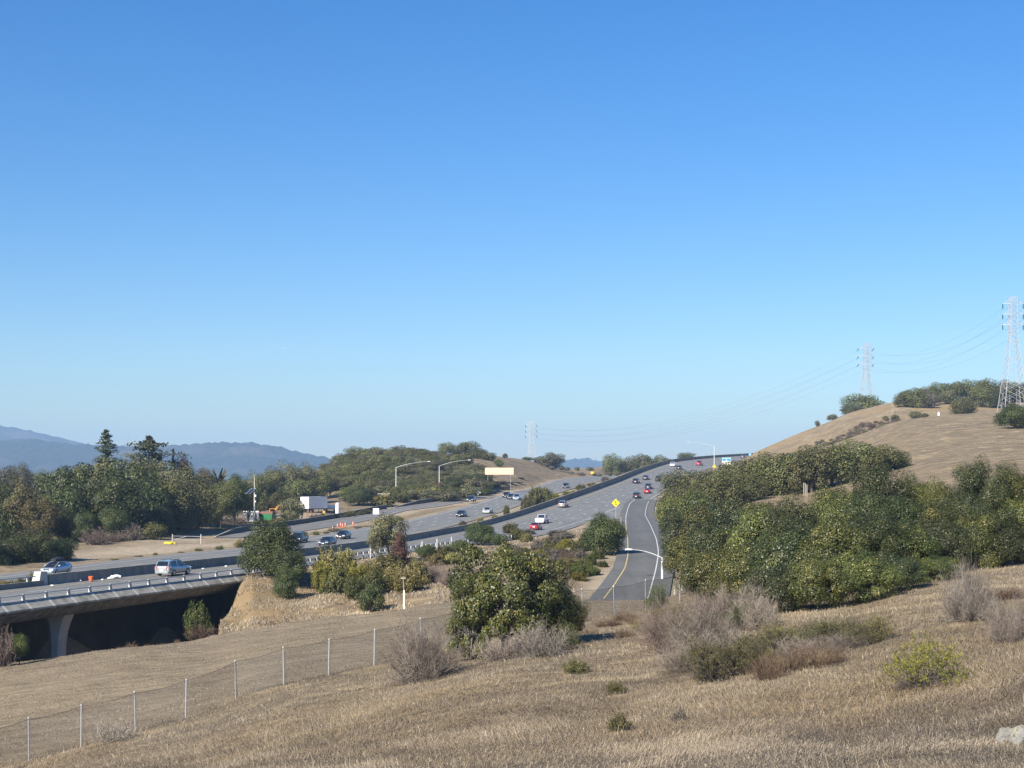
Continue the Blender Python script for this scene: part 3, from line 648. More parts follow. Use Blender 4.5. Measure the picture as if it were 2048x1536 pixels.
def guard_dark(y0, y1, label, h=1.0):
    g = tag(empty('roadside_barrier', (float(at(OL, y0)), y0, float(at(ZO, y0)))), label, 'barrier')
    hf = lambda y: h * min(1, (y - y0 + .5) / 14)
    R, T = [], []
    for y in np.append(np.arange(y0, y1, 2.5), y1):
        t, n = tan_at(OL, y); p = Vector((float(at(OL, y)), y, float(at(ZO, y)))) - n * .7; hh = hf(y)
        R.append([p + n * o + Vector((0, 0, z)) for o, z in ((.16, -.3), (.10, hh - .1), (-.14, hh - .1), (-.2, -.8))])
        T.append([p + n * o + Vector((0, 0, z)) for o, z in ((.13, hh - .11), (.13, hh), (-.18, hh), (-.18, hh - .11))])
    part(MB().loft(R), 'wall', plain('shade_dark_concrete', (.075, .07, .062), .9, var=(.13, .12, .105), vscale=.6), g); part(MB().loft(T), 'coping', m_conc, g)  # dark wall colour stands for a barrier lying in shade
guard_dark(288, 398, 'dark, shaded, weathered barrier curving along the off ramp below the parked box trailer')
guard_dark(402, 470, 'dark, shaded, weathered barrier along the verge behind the tall street lamps')
# slim white delineator posts by the northbound shoulder
for k, (px, h) in enumerate(((693, 1.55), (733, 1.6), (837, 1.5), (867, 1.65), (896, 1.7), (947.6, 1.6))):
    row = np.interp(px, [640, 880, 1054], [1127, 1096, 1077]); y = row2Y(row, ZN); x = pxX(px, y) + .5; z = gz(x, y)
    o = MB().box((0, 0, h / 2), (.16, .06, h)).box((0, 0, h + .02), (.13, .05, .05)).build('marker_post', m_wpost); o.location = (x, y, z - .05)
    tag(o, 'slim white marker post standing above the guardrail by the shoulder', 'marker post', 'white marker posts along the guardrail')

# ------------------------------------------------------------------ chain-link fence along the meadow
m_wire = plain('fence_wire', (.28, .28, .27), .5, metal=.3)
m_rust = plain('rusty_brace', (.10, .075, .06), .8)
def chain_fence(pts, label, spacing_m=3.0, H=2.05):
    P_ = [Vector((pxX(px, D), D, 0)) for px, D in pts]
    g = tag(empty('chain_link_fence', (P_[0].x, P_[0].y, gz(P_[0].x, P_[0].y))), label, 'fence')
    Q_ = []
    for p in P_: Q_.append((p, gz(p.x, p.y)))
    for p, z in Q_:
        lx = math.sin(p.x * 12.9) * .05; part(MB().bar((p.x, p.y, z - .3), (p.x + lx, p.y, z + H + .06), .042, n=8).bar((p.x + lx, p.y, z + H + .06), (p.x + lx, p.y, z + H + .12), .06, .02, n=8), 'post', m_galv, g)
    wm = MB(); top = MB()
    cell = .085; wd = .008
    for (a, za), (b_, zb) in zip(Q_[:-1], Q_[1:]):
        L = (b_ - a).length; d = (b_ - a) / L; nseg = int(L / cell)
        hh = H - .02; 
        def pt(u, v): return (a.x + d.x * u, a.y + d.y * u, za + (zb - za) * u / L + .04 + v - .10 * math.sin(math.pi * u / L) * (v / hh))
        for s in (1, -1):
            k = -int(hh / cell)
            while k < nseg:
                u0, v0 = k * cell, 0.0
                if u0 < 0: v0 = -u0; u0 = 0.0
                u1 = u0 + (hh - v0); v1 = hh
                if u1 > L: v1 = hh - (u1 - L); u1 = L
                if v1 > v0:
                    A, B = (u0, v0), (u1, v1)
                    if s < 0: A, B = (L - u0, v0), (L - u1, v1)
                    w2 = wd * .7
                    wm.add([pt(A[0] - w2, A[1]), pt(A[0] + w2, A[1]), pt(B[0] + w2, B[1]), pt(B[0] - w2, B[1])], [(0, 1, 2, 3)])
                k += 1
        n8 = 6
        top.tube([pt(L * i / n8, hh) for i in range(n8 + 1)], .012, 4)
    part(wm, 'wire_mesh', m_wire, g); part(top, 'top_wire', m_rust, g)
fpx = [(-150, 66), (-45, 71.8), (58, 76.0), (162, 78.0), (271, 80.0), (371, 82.0), (472, 85.0), (568, 86.4), (657, 88.5), (748, 90.5), (842, 93.5), (930, 96.5), (1010, 99.3), (1090, 101.8), (1165, 104.4), (1229, 107.6), (1292, 111.0), (1360, 114.5), (1430, 118)]
chain_fence(fpx, 'galvanised chain link fence crossing the dry meadow to the foot of the ramp')
# ------------------------------------------------------------------ vehicles
m_glass = plain('dark_car_glass', (.012, .014, .018), .06, spec=.9)
m_tyre = plain('tyre_rubber', (.018, .018, .018), .85)
m_rim = plain('alloy_rim', (.45, .46, .47), .3, metal=.8)
m_lamp = plain('headlamp_lens', (.80, .82, .84), .1, spec=.9, coat=1.0)
m_tail = plain('red_tail_lens', (.42, .02, .015), .15, spec=.7, coat=1.0)
m_plate = plain('white_number_plate', (.82, .82, .80), .35, coat=.5)
m_trim = plain('black_trim', (.02, .02, .022), .5)
def paint(name, c, metal=.35):
    return plain(name, c, .28, metal=metal, spec=.5, coat=1.0)
PAINT = {'silver': paint('silver_paint', (.40, .425, .42)), 'lightblue': paint('pale_blue_silver_paint', (.40, .46, .54)), 'white': paint('white_paint', (.82, .82, .81), 0), 'black': paint('black_paint', (.012, .013, .016), .1),
         'navy': paint('dark_blue_paint', (.018, .028, .055), .2), 'red': paint('red_paint', (.36, .012, .02), .2), 'grey': paint('dark_grey_paint', (.055, .058, .062)), 'brown': paint('silver_brown_paint', (.34, .31, .30)), 'cream': paint('cream_silver_paint', (.66, .65, .61))}
def rring(y, hw, zb, zt):
    c = min(.16, (zt - zb) * .28)
    return [(-hw * .86, y, zb), (-hw, y, zb + c), (-hw * 1.0, y, zb + (zt - zb) * .55), (-hw * .97, y, zt - c * .6), (-hw * .86, y, zt), (-hw * .4, y, zt + .015), (hw * .4, y, zt + .015), (hw * .86, y, zt), (hw * .97, y, zt - c * .6), (hw, y, zb + (zt - zb) * .55), (hw, y, zb + c), (hw * .86, y, zb)]
SPEC = {
 'sedan': dict(body=[(-2.36,.70,.36,.84),(-2.30,.84,.28,.97),(-1.7,.90,.22,1.03),(-.9,.91,.2,.98),(.6,.91,.2,.95),(1.3,.9,.2,.91),(2.0,.87,.22,.79),(2.30,.78,.27,.68),(2.37,.64,.34,.58)],
   cab=[(-1.78,.74,.70,1.0,1.03),(-.98,.80,.60,.97,1.40),(-.2,.82,.62,.95,1.45),(.38,.82,.60,.94,1.41),(1.28,.77,.72,.89,.93)], wheel=(1.42,-1.38,.32), tl=(.62,.80), hl=(.58,.68)),
 'suv': dict(body=[(-2.36,.74,.42,.95),(-2.30,.88,.34,1.10),(-1.7,.93,.28,1.14),(-.9,.93,.27,1.10),(.6,.93,.27,1.06),(1.3,.92,.28,1.02),(2.0,.88,.30,.93),(2.30,.80,.36,.80),(2.37,.68,.42,.70)],
   cab=[(-2.30,.80,.74,1.08,1.12),(-1.95,.83,.66,1.08,1.58),(-.6,.85,.68,1.06,1.68),(.30,.85,.66,1.03,1.62),(1.25,.80,.74,.99,1.02)], wheel=(1.42,-1.36,.37), tl=(.74,.98), hl=(.64,.82)),
 'hatch': dict(body=[(-2.20,.70,.36,.92),(-2.14,.83,.28,1.06),(-1.5,.88,.22,1.06),(-.8,.88,.2,1.0),(.6,.88,.2,.95),(1.3,.87,.2,.88),(1.9,.84,.22,.74),(2.16,.75,.27,.62),(2.24,.60,.33,.52)],
   cab=[(-2.08,.70,.66,1.02,1.08),(-1.05,.79,.60,1.0,1.42),(-.1,.80,.62,.96,1.49),(.5,.80,.60,.93,1.42),(1.62,.74,.70,.82,.87)], wheel=(1.38,-1.34,.31), tl=(.66,.86), hl=(.54,.68)),
 'van': dict(body=[(-2.54,.80,.40,1.0),(-2.48,.94,.30,1.12),(-1.7,.98,.24,1.12),(-.9,.98,.22,1.08),(.6,.98,.22,1.05),(1.4,.97,.22,1.02),(2.1,.92,.25,.90),(2.44,.84,.30,.76),(2.52,.70,.38,.66)],
   cab=[(-2.50,.88,.80,1.08,1.14),(-2.30,.89,.74,1.08,1.66),(-.8,.91,.76,1.06,1.76),(.6,.91,.74,1.04,1.68),(1.75,.86,.80,.94,.99)], wheel=(1.55,-1.5,.35), tl=(.80,1.02), hl=(.62,.80)),
 'pickup': dict(body=[(-2.80,.86,.50,1.12),(-2.76,.98,.46,1.18),(-1.6,1.0,.42,1.18),(-.9,1.0,.40,1.18),(.6,1.0,.40,1.14),(1.4,.99,.40,1.16),(2.3,.97,.42,1.10),(2.66,.92,.46,1.00),(2.74,.80,.5,.9)],
   cab=[(-.82,.86,.80,1.12,1.2),(-.66,.87,.74,1.12,1.78),(.1,.89,.76,1.1,1.86),(.75,.89,.74,1.1,1.80),(1.55,.84,.78,1.08,1.13)], wheel=(1.75,-1.72,.40), tl=(.78,1.04), hl=(.74,.94)),
}
_CAR = {}
def car_proto(kind):
    if kind in _CAR: return _CAR[kind]
    S = SPEC[kind]; P = {}
    P['body'] = MB().loft([rring(*r) for r in S['body']]).mesh('car_body', True)
    cr = [[(-b_, y, zb - .12), (-t_, y, zt), (-t_ * .6, y, zt + .02), (t_ * .6, y, zt + .02), (t_, y, zt), (b_, y, zb - .12)] for y, b_, t_, zb, zt in S['cab']]
    P['windows'] = MB().loft(cr).mesh('car_windows')
    rf = MB(); c = S['cab']; e = .014
    rr = [[(-t_ - e, y, zt - .05), (-t_ - e, y, zt + e), (-t_ * .6, y, zt + .02 + e), (t_ * .6, y, zt + .02 + e), (t_ + e, y, zt + e), (t_ + e, y, zt - .05)] for y, b_, t_, zb, zt in c[1:-1]]
    rf.loft(rr)
    for s in (-1, 1):
        def crn(i, top): y, b_, t_, zb, zt = c[i]; return (s * (t_ if top else b_), y, zt if top else zb - .05)
        r = .05
        rf.bar(crn(0, 1), crn(1, 1), r, r, 5); rf.bar(crn(-1, 1), crn(-2, 1), r, r, 5)
        rf.bar(crn(2, 0), crn(2, 1), r * .9, r * .8, 5)
        if kind in ('suv', 'van', 'hatch'):
            # solid rear quarter
            y0, b0, t0, zb0, zt0 = c[0]; y1, b1, t1, zb1, zt1 = c[1]
            rf.add([(s * (b0 + .012), y0 + .02, zb0 - .02), (s * (t1 + .012), y1, zt1), (s * (t1 + .012), y1 + .30, zt1), (s * (b1 + .012), y1 + .12, zb1 - .02)], [(0, 1, 2, 3)])
    P['roof'] = rf.mesh('car_roof')
    wr = S['wheel'][2]; W_ = MB(); n = 18
    prof_ = [(-.10, wr * .62), (-.11, wr * .9), (-.07, wr), (.07, wr), (.11, wr * .9), (.10, wr * .62)]
    rings = [[(x, math.cos(6.2832 * k / n) * r, math.sin(6.2832 * k / n) * r) for k in range(n)] for x, r in prof_]
    W_.loft(rings, caps=True); P['wheel'] = W_.mesh('car_wheel')
    Rm = MB()
    for s in (-1, 1):
        Rm.bar((s * .095, 0, 0), (s * .112, 0, 0), wr * .64, wr * .60, 14)
    P['rim'] = Rm.mesh('car_rim')
    yb, yf = S['body'][0][0], S['body'][-1][0]
    hwb, hwf = S['body'][1][1], S['body'][-2][1]
    def lens(y, x0, x1, z0, z1, d): return [[(x0, y, z0), (x1, y - d * .6, z0), (x1, y - d * .6, z1), (x0, y, z1)], [(x0, y + d, z0), (x1, y + d * .2, z0), (x1, y + d * .2, z1), (x0, y + d, z1)]]
    P['headlight'] = [MB().loft(lens(yf - .13, s * hwf * .55, s * hwf * 1.06, S['hl'][0] - .02, S['hl'][1] + .03, .14)).mesh('car_headlight') for s in (-1, 1)]
    P['taillight'] = [MB().loft(lens(yb + .10, s * hwb * .62, s * hwb * 1.02, S['tl'][0], S['tl'][1] + .05, -.13)).mesh('car_taillight') for s in (-1, 1)]
    P['number_plate'] = MB().box((0, yb - .012, .66 if kind not in ('pickup',) else .72), (.42, .03, .20)).mesh('car_number_plate')
    P['front_plate'] = MB().box((0, yf + .012, .46), (.40, .03, .16)).mesh('car_front_plate')
    P['grille'] = MB().box((0, yf - .02, S['hl'][0] + .05), (hwf * .9, .08, .14)).mesh('car_grille')
    P['bumper'] = [MB().box((0, yb + .03, .42), (hwb * 1.75, .16, .16), taper=.96).mesh('car_bumper'), MB().box((0, yf - .05, .36), (hwf * 1.75, .16, .14), taper=.96).mesh('car_bumper')]
    y, b_, t_, zb, zt = c[-2]
    P['mirror'] = [MB().box((s * (b_ + .15), y + .38, zb + .14), (.20, .12, .15)).bar((s * (b_ - .02), y + .40, zb + .08), (s * (b_ + .1), y + .38, zb + .12), .03).mesh('car_mirror') for s in (-1, 1)]
    _CAR[kind] = (S, P); return _CAR[kind]
def make_car(name, kind, col, loc, rz, label, cat='car', group=None, rack=False, cargo=False, pitch=0.0, front=True):
    S, P = car_proto(kind); m = PAINT[col]
    t = tag(empty(name, loc, rz), label, cat, group); t.rotation_euler = (pitch, 0, rz)
    link('body', P['body'], m, t); link('windows', P['windows'], m_glass, t); link('roof', P['roof'], m, t)
    y0, y1, r = S['wheel']; hw = S['body'][3][1]
    for x in (-1, 1):
        for y in (y0, y1):
            w = link('wheel', P['wheel'], m_tyre, t); w.location = (x * (hw - .085), y, r); link('rim', P['rim'], m_rim, w)
    for k in (0, 1):
        link('headlight', P['headlight'][k], m_lamp, t); link('taillight', P['taillight'][k], m_tail, t); link('mirror', P['mirror'][k], m if col not in ('silver',) else m_trim, t)
    link('number_plate', P['number_plate'], m_plate, t); link('number_plate', P['front_plate'], m_plate, t)
    link('grille', P['grille'], m_trim, t); link('bumper', P['bumper'][0], m, t); link('bumper', P['bumper'][1], m_trim if col in ('black', 'navy', 'grey') else m, t)
    if rack or cargo:
        zt = max(c[4] for c in S['cab']) + .05
        for s in (-1, 1): MB().bar((s * .55, -1.5, zt), (s * .55, .35, zt), .025).bar((s * .55, -1.4, zt - .06), (s * .55, -1.4, zt), .02).bar((s * .55, .2, zt - .06), (s * .55, .2, zt), .02).build('roof_rail', m_trim, t)
    if cargo:
        b = MB(); z = zt + .06
        b.loft([[(-.46 * k, y, z), (.46 * k, y, z), (.5 * k, y, z + .2 * h), (.36 * k, y, z + .34 * h), (-.36 * k, y, z + .34 * h), (-.5 * k, y, z + .2 * h)] for y, k, h in ((-1.15, .8, .75), (-1.05, 1, 1), (.3, 1, .95), (.72, .7, .55))])
        b.build('roof_box', m_trim, t)
    return t
def drive(name, px, row, kind, col, label, cat='car', nb=True, group=None, dx=0.0, **kw):
    Z = ZN if nb else ZS; A = (NL, NRW) if nb else (SL, SR)
    y = row2Y(row, Z); x = pxX(px, y) + dx; L = SPEC[kind]['body'][-1][0] - .3
    mid = lambda q: (at(A[0], q) + at(A[1], q)) / 2
    s = float(mid(y + 4) - mid(y - 4)) / 8; g = float(at(Z, y + 3) - at(Z, y - 3)) / 6
    yc = y + L * .5
    rz = -math.atan(s) if nb else math.pi - math.atan(s)
    z = float(at(Z, yc)) + .022
    return make_car(name, kind, col, (x + s * L * .5, yc, z), rz, label, cat, group or ('northbound traffic' if nb else 'oncoming traffic'), pitch=(math.atan(g) if nb else -math.atan(g)) * math.cos(math.atan(s)), **kw)
drive('car', 336, 1152, 'suv', 'silver', 'silver crossover SUV with roof rails driving alone on the overpass', rack=True)
drive('car', 1070, 1060, 'sedan', 'red', 'red hatchback-tailed car just behind the white pickup in the outer lane')
drive('pickup_truck', 1082, 1047, 'pickup', 'white', 'white pickup truck seen from behind, just ahead of a red car', 'pickup')
drive('car', 1125, 1015, 'suv', 'brown', 'silver brown SUV alone in the lane next to the median barrier')
drive('car', 1273, 997, 'suv', 'black', 'black SUV merging at the top of the ramp')
drive('car', 1294.5, 987, 'hatch', 'red', 'red compact car close behind a dark SUV above the ramp')
drive('car', 1296.5, 978, 'suv', 'navy', 'dark blue SUV just ahead of the red compact car')
drive('car', 1271.5, 967, 'suv', 'black', 'black car in the middle lane, leftmost of the three side by side')
drive('car', 1291, 959.5, 'sedan', 'grey', 'dark grey sedan ahead of the black car in the middle lane')
drive('car', 1316.5, 962, 'suv', 'black', 'dark SUV rightmost of three near the crest, in the outer lane')
drive('van', 1345.5, 933, 'van', 'white', 'white van beside the barrier close to the crest', 'van')
drive('car', 1358, 939, 'sedan', 'black', 'small black car just behind the white van near the crest')
drive('pickup_truck', 1397.5, 931, 'pickup', 'red', 'red pickup truck near the crest left of the blue sign', 'pickup')
drive('truck', 1486, 917, 'pickup', 'grey', 'dark truck going over the crest by the foot of the hill', 'truck')
drive('car', 104, 1149, 'hatch', 'lightblue', 'pale blue hatchback with a dark roof box, oncoming by the far overpass', nb=False, cargo=True)
drive('minivan', 594, 1086, 'van', 'black', 'dark oncoming minivan partly behind the round roadside oak', 'minivan', nb=False, rack=True)
drive('car', 651, 1092, 'sedan', 'navy', 'dark oncoming sedan in the lane along the barrier, nearest of three', nb=False)
drive('car', 684, 1078, 'hatch', 'grey', 'dark grey oncoming hatchback below the orange cones', nb=False)
drive('car', 921, 1034, 'sedan', 'black', 'black oncoming sedan in the middle lane right of the grey roadside tree', nb=False)
drive('car', 974, 1027, 'sedan', 'cream', 'white oncoming sedan in the lane nearest the median grass', nb=False)
drive('car', 941.5, 1004.5, 'suv', 'navy', 'dark blue SUV taking the exit lane below the white diamond sign', nb=False)
drive('car', 1012, 995.5, 'suv', 'black', 'black oncoming SUV, leftmost of three cars bunched together', nb=False)
drive('car', 1021.5, 998.5, 'sedan', 'black', 'black oncoming sedan between a black SUV and a pale car', nb=False)
drive('car', 1033, 1000.5, 'suv', 'lightblue', 'pale silver oncoming car, rightmost of three bunched together', nb=False)
drive('car', 1131, 976.5, 'suv', 'black', 'lone dark oncoming SUV far up the other carriageway', nb=False)
# ------------------------------------------------------------------ plant prototypes
def unit(v): return v / np.maximum(np.linalg.norm(v, axis=-1, keepdims=True), 1e-9)
def cards(C, Nrm, size, rng, aspect=.62, fold=.18):
    n = len(C); r = unit(rng.normal(size=(n, 3))); t = unit(np.cross(Nrm, r)); b = np.cross(Nrm, t)
    s = size[:, None]
    V = np.stack([C - t * s, C - b * s * aspect + Nrm * s * fold, C + t * s, C + b * s * aspect + Nrm * s * fold], 1).reshape(-1, 3)
    return V, np.arange(n * 4).reshape(-1, 4)
def fib(n, rng):
    i = np.arange(n) + .5; ph = np.arccos(1 - 2 * i / n); th = math.pi * (1 + 5 ** .5) * i
    return unit(np.stack([np.cos(th) * np.sin(ph), np.sin(th) * np.sin(ph), np.cos(ph)], 1) + rng.normal(size=(n, 3)) * .16)
def tree_mesh(seed, W=8.0, H=6.5, base=.6, nlobe=46, leaf=.40, n=3600, lobe=.30, flat=.0, lean=0.0, trunk=.28, topheavy=0.0, inner=.25, rough=.9, skirt=.6):
    """broad-leaved crown of many small leaf cards in clumps on limbs; returns crown mesh, trunk mesh, width, height"""
    rng = np.random.default_rng(seed)
    Rx, Rz = W / 2, (H - base) / 2; zc = base + Rz
    d = fib(nlobe, rng)
    rad = (.56 + .3 * rng.random(nlobe)) * np.where(d[:, 2] < -.4, .92, 1)
    # uneven outline: big-scale lumps
    lump = np.zeros(nlobe)
    for k in range(5):
        q = unit(rng.normal(size=3)); lump += np.exp((d @ q - 1) * 5) * rng.uniform(-.36, .36)
    rad = np.clip(rad + lump, .35, .98)
    ctr = d * rad[:, None]
    lo = ctr[:, 2] < 0; ctr[lo, :2] *= (1 / np.sqrt(np.maximum(1 - d[lo, 2] ** 2, .12)) ** skirt)[:, None]
    ctr = np.concatenate([ctr, rng.normal(size=(nlobe // 4, 3)) * .28]); nl = len(ctr)
    lr = lobe * (.7 + .65 * rng.random(nl))
    if topheavy: ctr[:, :2] *= (1 + topheavy * ctr[:, 2:3])
    w = lr ** 2; w /= w.sum(); L = rng.choice(nl, size=n, p=w)
    u = unit(rng.normal(size=(n, 3)) + np.array([0, 0, .18])); rr = np.where(rng.random(n) < inner, rng.random(n) * .8, .72 + .34 * rng.random(n))
    p = ctr[L] + u * (lr[L] * rr)[:, None]
    out = unit(u * .8 + unit(p) * .5)
    Nn = unit(out * 1.0 + rng.normal(size=(n, 3)) * .45 * rough + np.array([0, 0, .22]))
    C = p * np.array([Rx, Rx, Rz]) + np.array([0, 0, zc])
    C[:, 0] += lean * (C[:, 2] - base)
    C[:, 2] = np.maximum(C[:, 2], base * .25 + .1 * rng.random(n))
    ltint = rng.normal(0, .10, nl); tint = np.clip(.46 + ltint[L] + rng.normal(0, .16, n) + (rng.random(n) < .045) * .35, 0, 1)  # a few leaves get a brighter tint as painted glints
    sz = leaf * (.55 + .75 * rng.random(n)) * .5
    V, Q = cards(C, Nn, sz, rng)
    crown = np_mesh('crown_mesh', V, Q, attrs={'tint': np.repeat(tint, 4)})
    T = MB(); tb = Vector((0, 0, -.4)); zt = base + Rz * .55
    T.tube([tb, (0.04 * W, 0, base * .6), (lean * zt * .3, .02 * W, zt)], [trunk, trunk * .8, trunk * .55], 8)
    for k in rng.choice(nl, size=min(9, nl), replace=False):
        c = ctr[k] * .8; e = Vector((c[0] * Rx + lean * Rz, c[1] * Rx, c[2] * Rz + zc)); s0 = Vector((lean * zt * .2, 0, base * .5 + rng.random() * (zt - base * .5)))
        m_ = (s0 + e) / 2 + Vector((rng.normal() * .25, rng.normal() * .25, .3))
        T.tube([s0, m_, e], [trunk * .5, trunk * .32, trunk * .1], 6)
    return dict(crown=crown, trunk=T.mesh('trunk_mesh', True), W=W, H=H)
def conifer_mesh(seed, W=6.0, H=18.0, n=3200, leaf=.55, tiers=22, ragged=.3, bare=.12, power=.75, dead=0.0):
    rng = np.random.default_rng(seed); C, Nn, tint = [], [], []; T = MB()
    T.tube([(0, 0, -.4), (.1, .05, H * .5), (0, 0, H * .98)], [.34, .2, .03], 8)
    per = n // tiers // 7
    for k in range(tiers):
        f = k / (tiers - 1); z = H * (bare + (1 - bare) * f); R = W / 2 * (1 - f) ** power * (1 + rng.normal() * ragged * .5) + .25
        for j in range(7):
            a = rng.random() * 6.283; r1 = R * (.75 + rng.random() * .45) * (1 if rng.random() > ragged * .35 else .45)
            tip = np.array([math.cos(a) * r1, math.sin(a) * r1, z - r1 * .12 + rng.normal() * .2]); s0 = np.array([0, 0, z])
            T.tube([s0, (s0 + tip) / 2 + np.array([0, 0, .12]), tip], [.07, .045, .015], 4)
            if rng.random() < dead: continue
            q = rng.random(per) ** .6
            pts = s0 + (tip - s0) * q[:, None] + rng.normal(size=(per, 3)) * np.array([.35, .35, .22]) * (.4 + R * .16)
            C.append(pts); Nn.append(unit(rng.normal(size=(per, 3)) * .6 + np.array([0, 0, .7]) + (tip - s0) * .12)); tint.append(np.clip(.5 + rng.normal(0, .12) + rng.normal(0, .14, per), 0, 1))
    C = np.concatenate(C); Nn = np.concatenate(Nn); tint = np.concatenate(tint)
    V, Q = cards(C, Nn, leaf * (.5 + .7 * rng.random(len(C))) * .5, rng, .5)
    return dict(crown=np_mesh('crown_mesh', V, Q, attrs={'tint': np.repeat(tint, 4)}), trunk=T.mesh('trunk_mesh', True), W=W, H=H)
def palm_mesh(seed, W=4.0, H=5.0):
    rng = np.random.default_rng(seed); T = MB(); T.tube([(0, 0, -.3), (.05, 0, H * .4), (0, 0, H * .72)], [.3, .26, .24], 8); V, Q, ti = [], [], []
    for k in range(46):
        a = rng.random() * 6.283; el = rng.uniform(-.5, 1.25); L = W * .5 * rng.uniform(.8, 1.1); d = np.array([math.cos(a) * math.cos(el), math.sin(a) * math.cos(el), math.sin(el)])
        pts = [np.array([0, 0, H * .74]) + d * L * s + np.array([0, 0, -.5 * s * s * L * .5]) for s in np.linspace(.1, 1, 6)]; side = unit(np.cross(d, [0, 0, 1.0]))
        for i in range(5):
            for s in (-1, 1):
                b = len(V); V += [pts[i], pts[i + 1], pts[i + 1] + side * s * .32 * (1 - i / 6) - np.array([0, 0, .12]), pts[i] + side * s * .32 * (1 - i / 6) - np.array([0, 0, .12])]; Q.append((b, b + 1, b + 2, b + 3)); ti += [.4 + .2 * rng.random()] * 4
    return dict(crown=np_mesh('crown_mesh', V, Q, attrs={'tint': np.array(ti)}), trunk=T.mesh('trunk_mesh', True), W=W, H=H)
def strips(A, B, wa, wb, rng):
    n = len(A); d = unit(B - A); s = unit(np.cross(d, rng.normal(size=(n, 3))))
    V = np.stack([A - s * wa[:, None], A + s * wa[:, None], B + s * wb[:, None], B - s * wb[:, None]], 1).reshape(-1, 3)
    return V, np.arange(4 * n).reshape(-1, 4)
def twigs(seed, W, H, stems, kids, sub, w0, spread=1.0, up=.55, dome=.6):
    """bare branches: stems fanning from the ground, each forking twice; arrays of segments"""
    rng = np.random.default_rng(seed)
    A, B, wa, wb, ti, tips = [], [], [], [], [], []
    def seg(a, b, r0, r1, t):
        A.append(a); B.append(b); wa.append(r0); wb.append(r1); ti.append(t)
    for _ in range(stems):
        a0 = rng.random() * 6.283; rb = rng.random() ** .5 * W * .16
        p = np.array([math.cos(a0) * rb, math.sin(a0) * rb, -.05]); az = a0 + rng.normal() * .5
        th = rng.random() ** .7 * 1.15 * spread
        d = np.array([math.cos(az) * math.sin(th), math.sin(az) * math.sin(th), math.cos(th)])
        L = 1.0 / math.sqrt((d[0] ** 2 + d[1] ** 2) / (W / 2) ** 2 + d[2] ** 2 / H ** 2) * (dome + (1 - dome) * rng.random()); t = rng.random()
        q = p
        for s in range(3):
            d2 = unit(d + rng.normal(size=3) * .22 + np.array([0, 0, .05])); e = q + d2 * L / 3; e[2] = max(e[2], .03)
            seg(q, e, w0 * 1.7 * (1 - s * .28), w0 * 1.7 * (1 - (s + 1) * .28), t)
            for k in range(kids):
                f = rng.random(); o = q + (e - q) * f; d3 = unit(d2 + rng.normal(size=3) * .75 + np.array([0, 0, up * .6])); l3 = L * rng.uniform(.14, .34); e3 = o + d3 * l3
                seg(o, e3, w0 * .42, w0 * .26, t + rng.normal() * .15); tips.append(e3)
                for m in range(sub):
                    f2 = rng.random(); o2 = o + (e3 - o) * f2; d4 = unit(d3 + rng.normal(size=3) * .8 + np.array([0, 0, up])); e4 = o2 + d4 * l3 * rng.uniform(.35, .8)
                    seg(o2, e4, w0 * .26, w0 * .14, t + rng.normal() * .2); tips.append(e4)
            q = e; d = d2
        tips.append(q)
    A, B = np.array(A), np.array(B); B[:, 2] = np.maximum(B[:, 2], .02)
    return A, B, np.array(wa), np.array(wb), np.clip(np.array(ti), 0, 1), np.array(tips), rng
def bare_mesh(seed, W=3.4, H=2.8, stems=34, kids=4, sub=4, w0=.014, spread=1.0, up=.55, dome=.6):
    A, B, wa, wb, ti, tips, rng = twigs(seed, W, H, stems, kids, sub, w0, spread, up, dome)
    V, Q = strips(A, B, wa, wb, rng)
    return dict(crown=np_mesh('branches_mesh', V, Q, attrs={'tint': np.repeat(ti, 4)}), trunk=None, W=W, H=H)
def brush_mesh(seed, W=2.6, H=1.7, stems=30, leaf=.07, per=7, n_mul=1.0, w0=.014, top=.45, kids=3, sub=2, cover=1.0):
    """coyote-brush kind of shrub: bare stems below, small leaves at the ends"""
    A, B, wa, wb, ti, tips, rng = twigs(seed, W, H, stems, kids, sub, w0, 1.0, .6, .72)
    V, Q = strips(A, B, wa, wb, rng)
    stem = np_mesh('stems_mesh', V, Q, attrs={'tint': np.repeat(ti, 4)})
    zz = tips[:, 2] / max(1e-6, np.percentile(tips[:, 2], 97)); rr_ = np.hypot(tips[:, 0], tips[:, 1]) / (W / 2)
    keep = tips[(zz + rr_ * .45 > top + rng.normal(size=len(tips)) * .12) & (rng.random(len(tips)) < cover)]
    C = np.repeat(keep, per, 0) + rng.normal(size=(len(keep) * per, 3)) * leaf * 1.3
    Nn = unit(rng.normal(size=C.shape) * .7 + np.array([0, 0, .6]) + unit(C + 1e-6) * .5)
    cl = np.repeat(rng.normal(0, .18, len(keep)), per)
    tint = np.clip(.5 + cl + rng.normal(0, .15, len(C)) + np.clip(C[:, 2] / H - .6, -.3, .3) * .25, 0, 1)
    V, Q = cards(C, Nn, leaf * (.6 + .8 * rng.random(len(C))), rng, .5)
    return dict(crown=np_mesh('foliage_mesh', V, Q, attrs={'tint': np.repeat(tint, 4)}), trunk=stem, W=W, H=H)

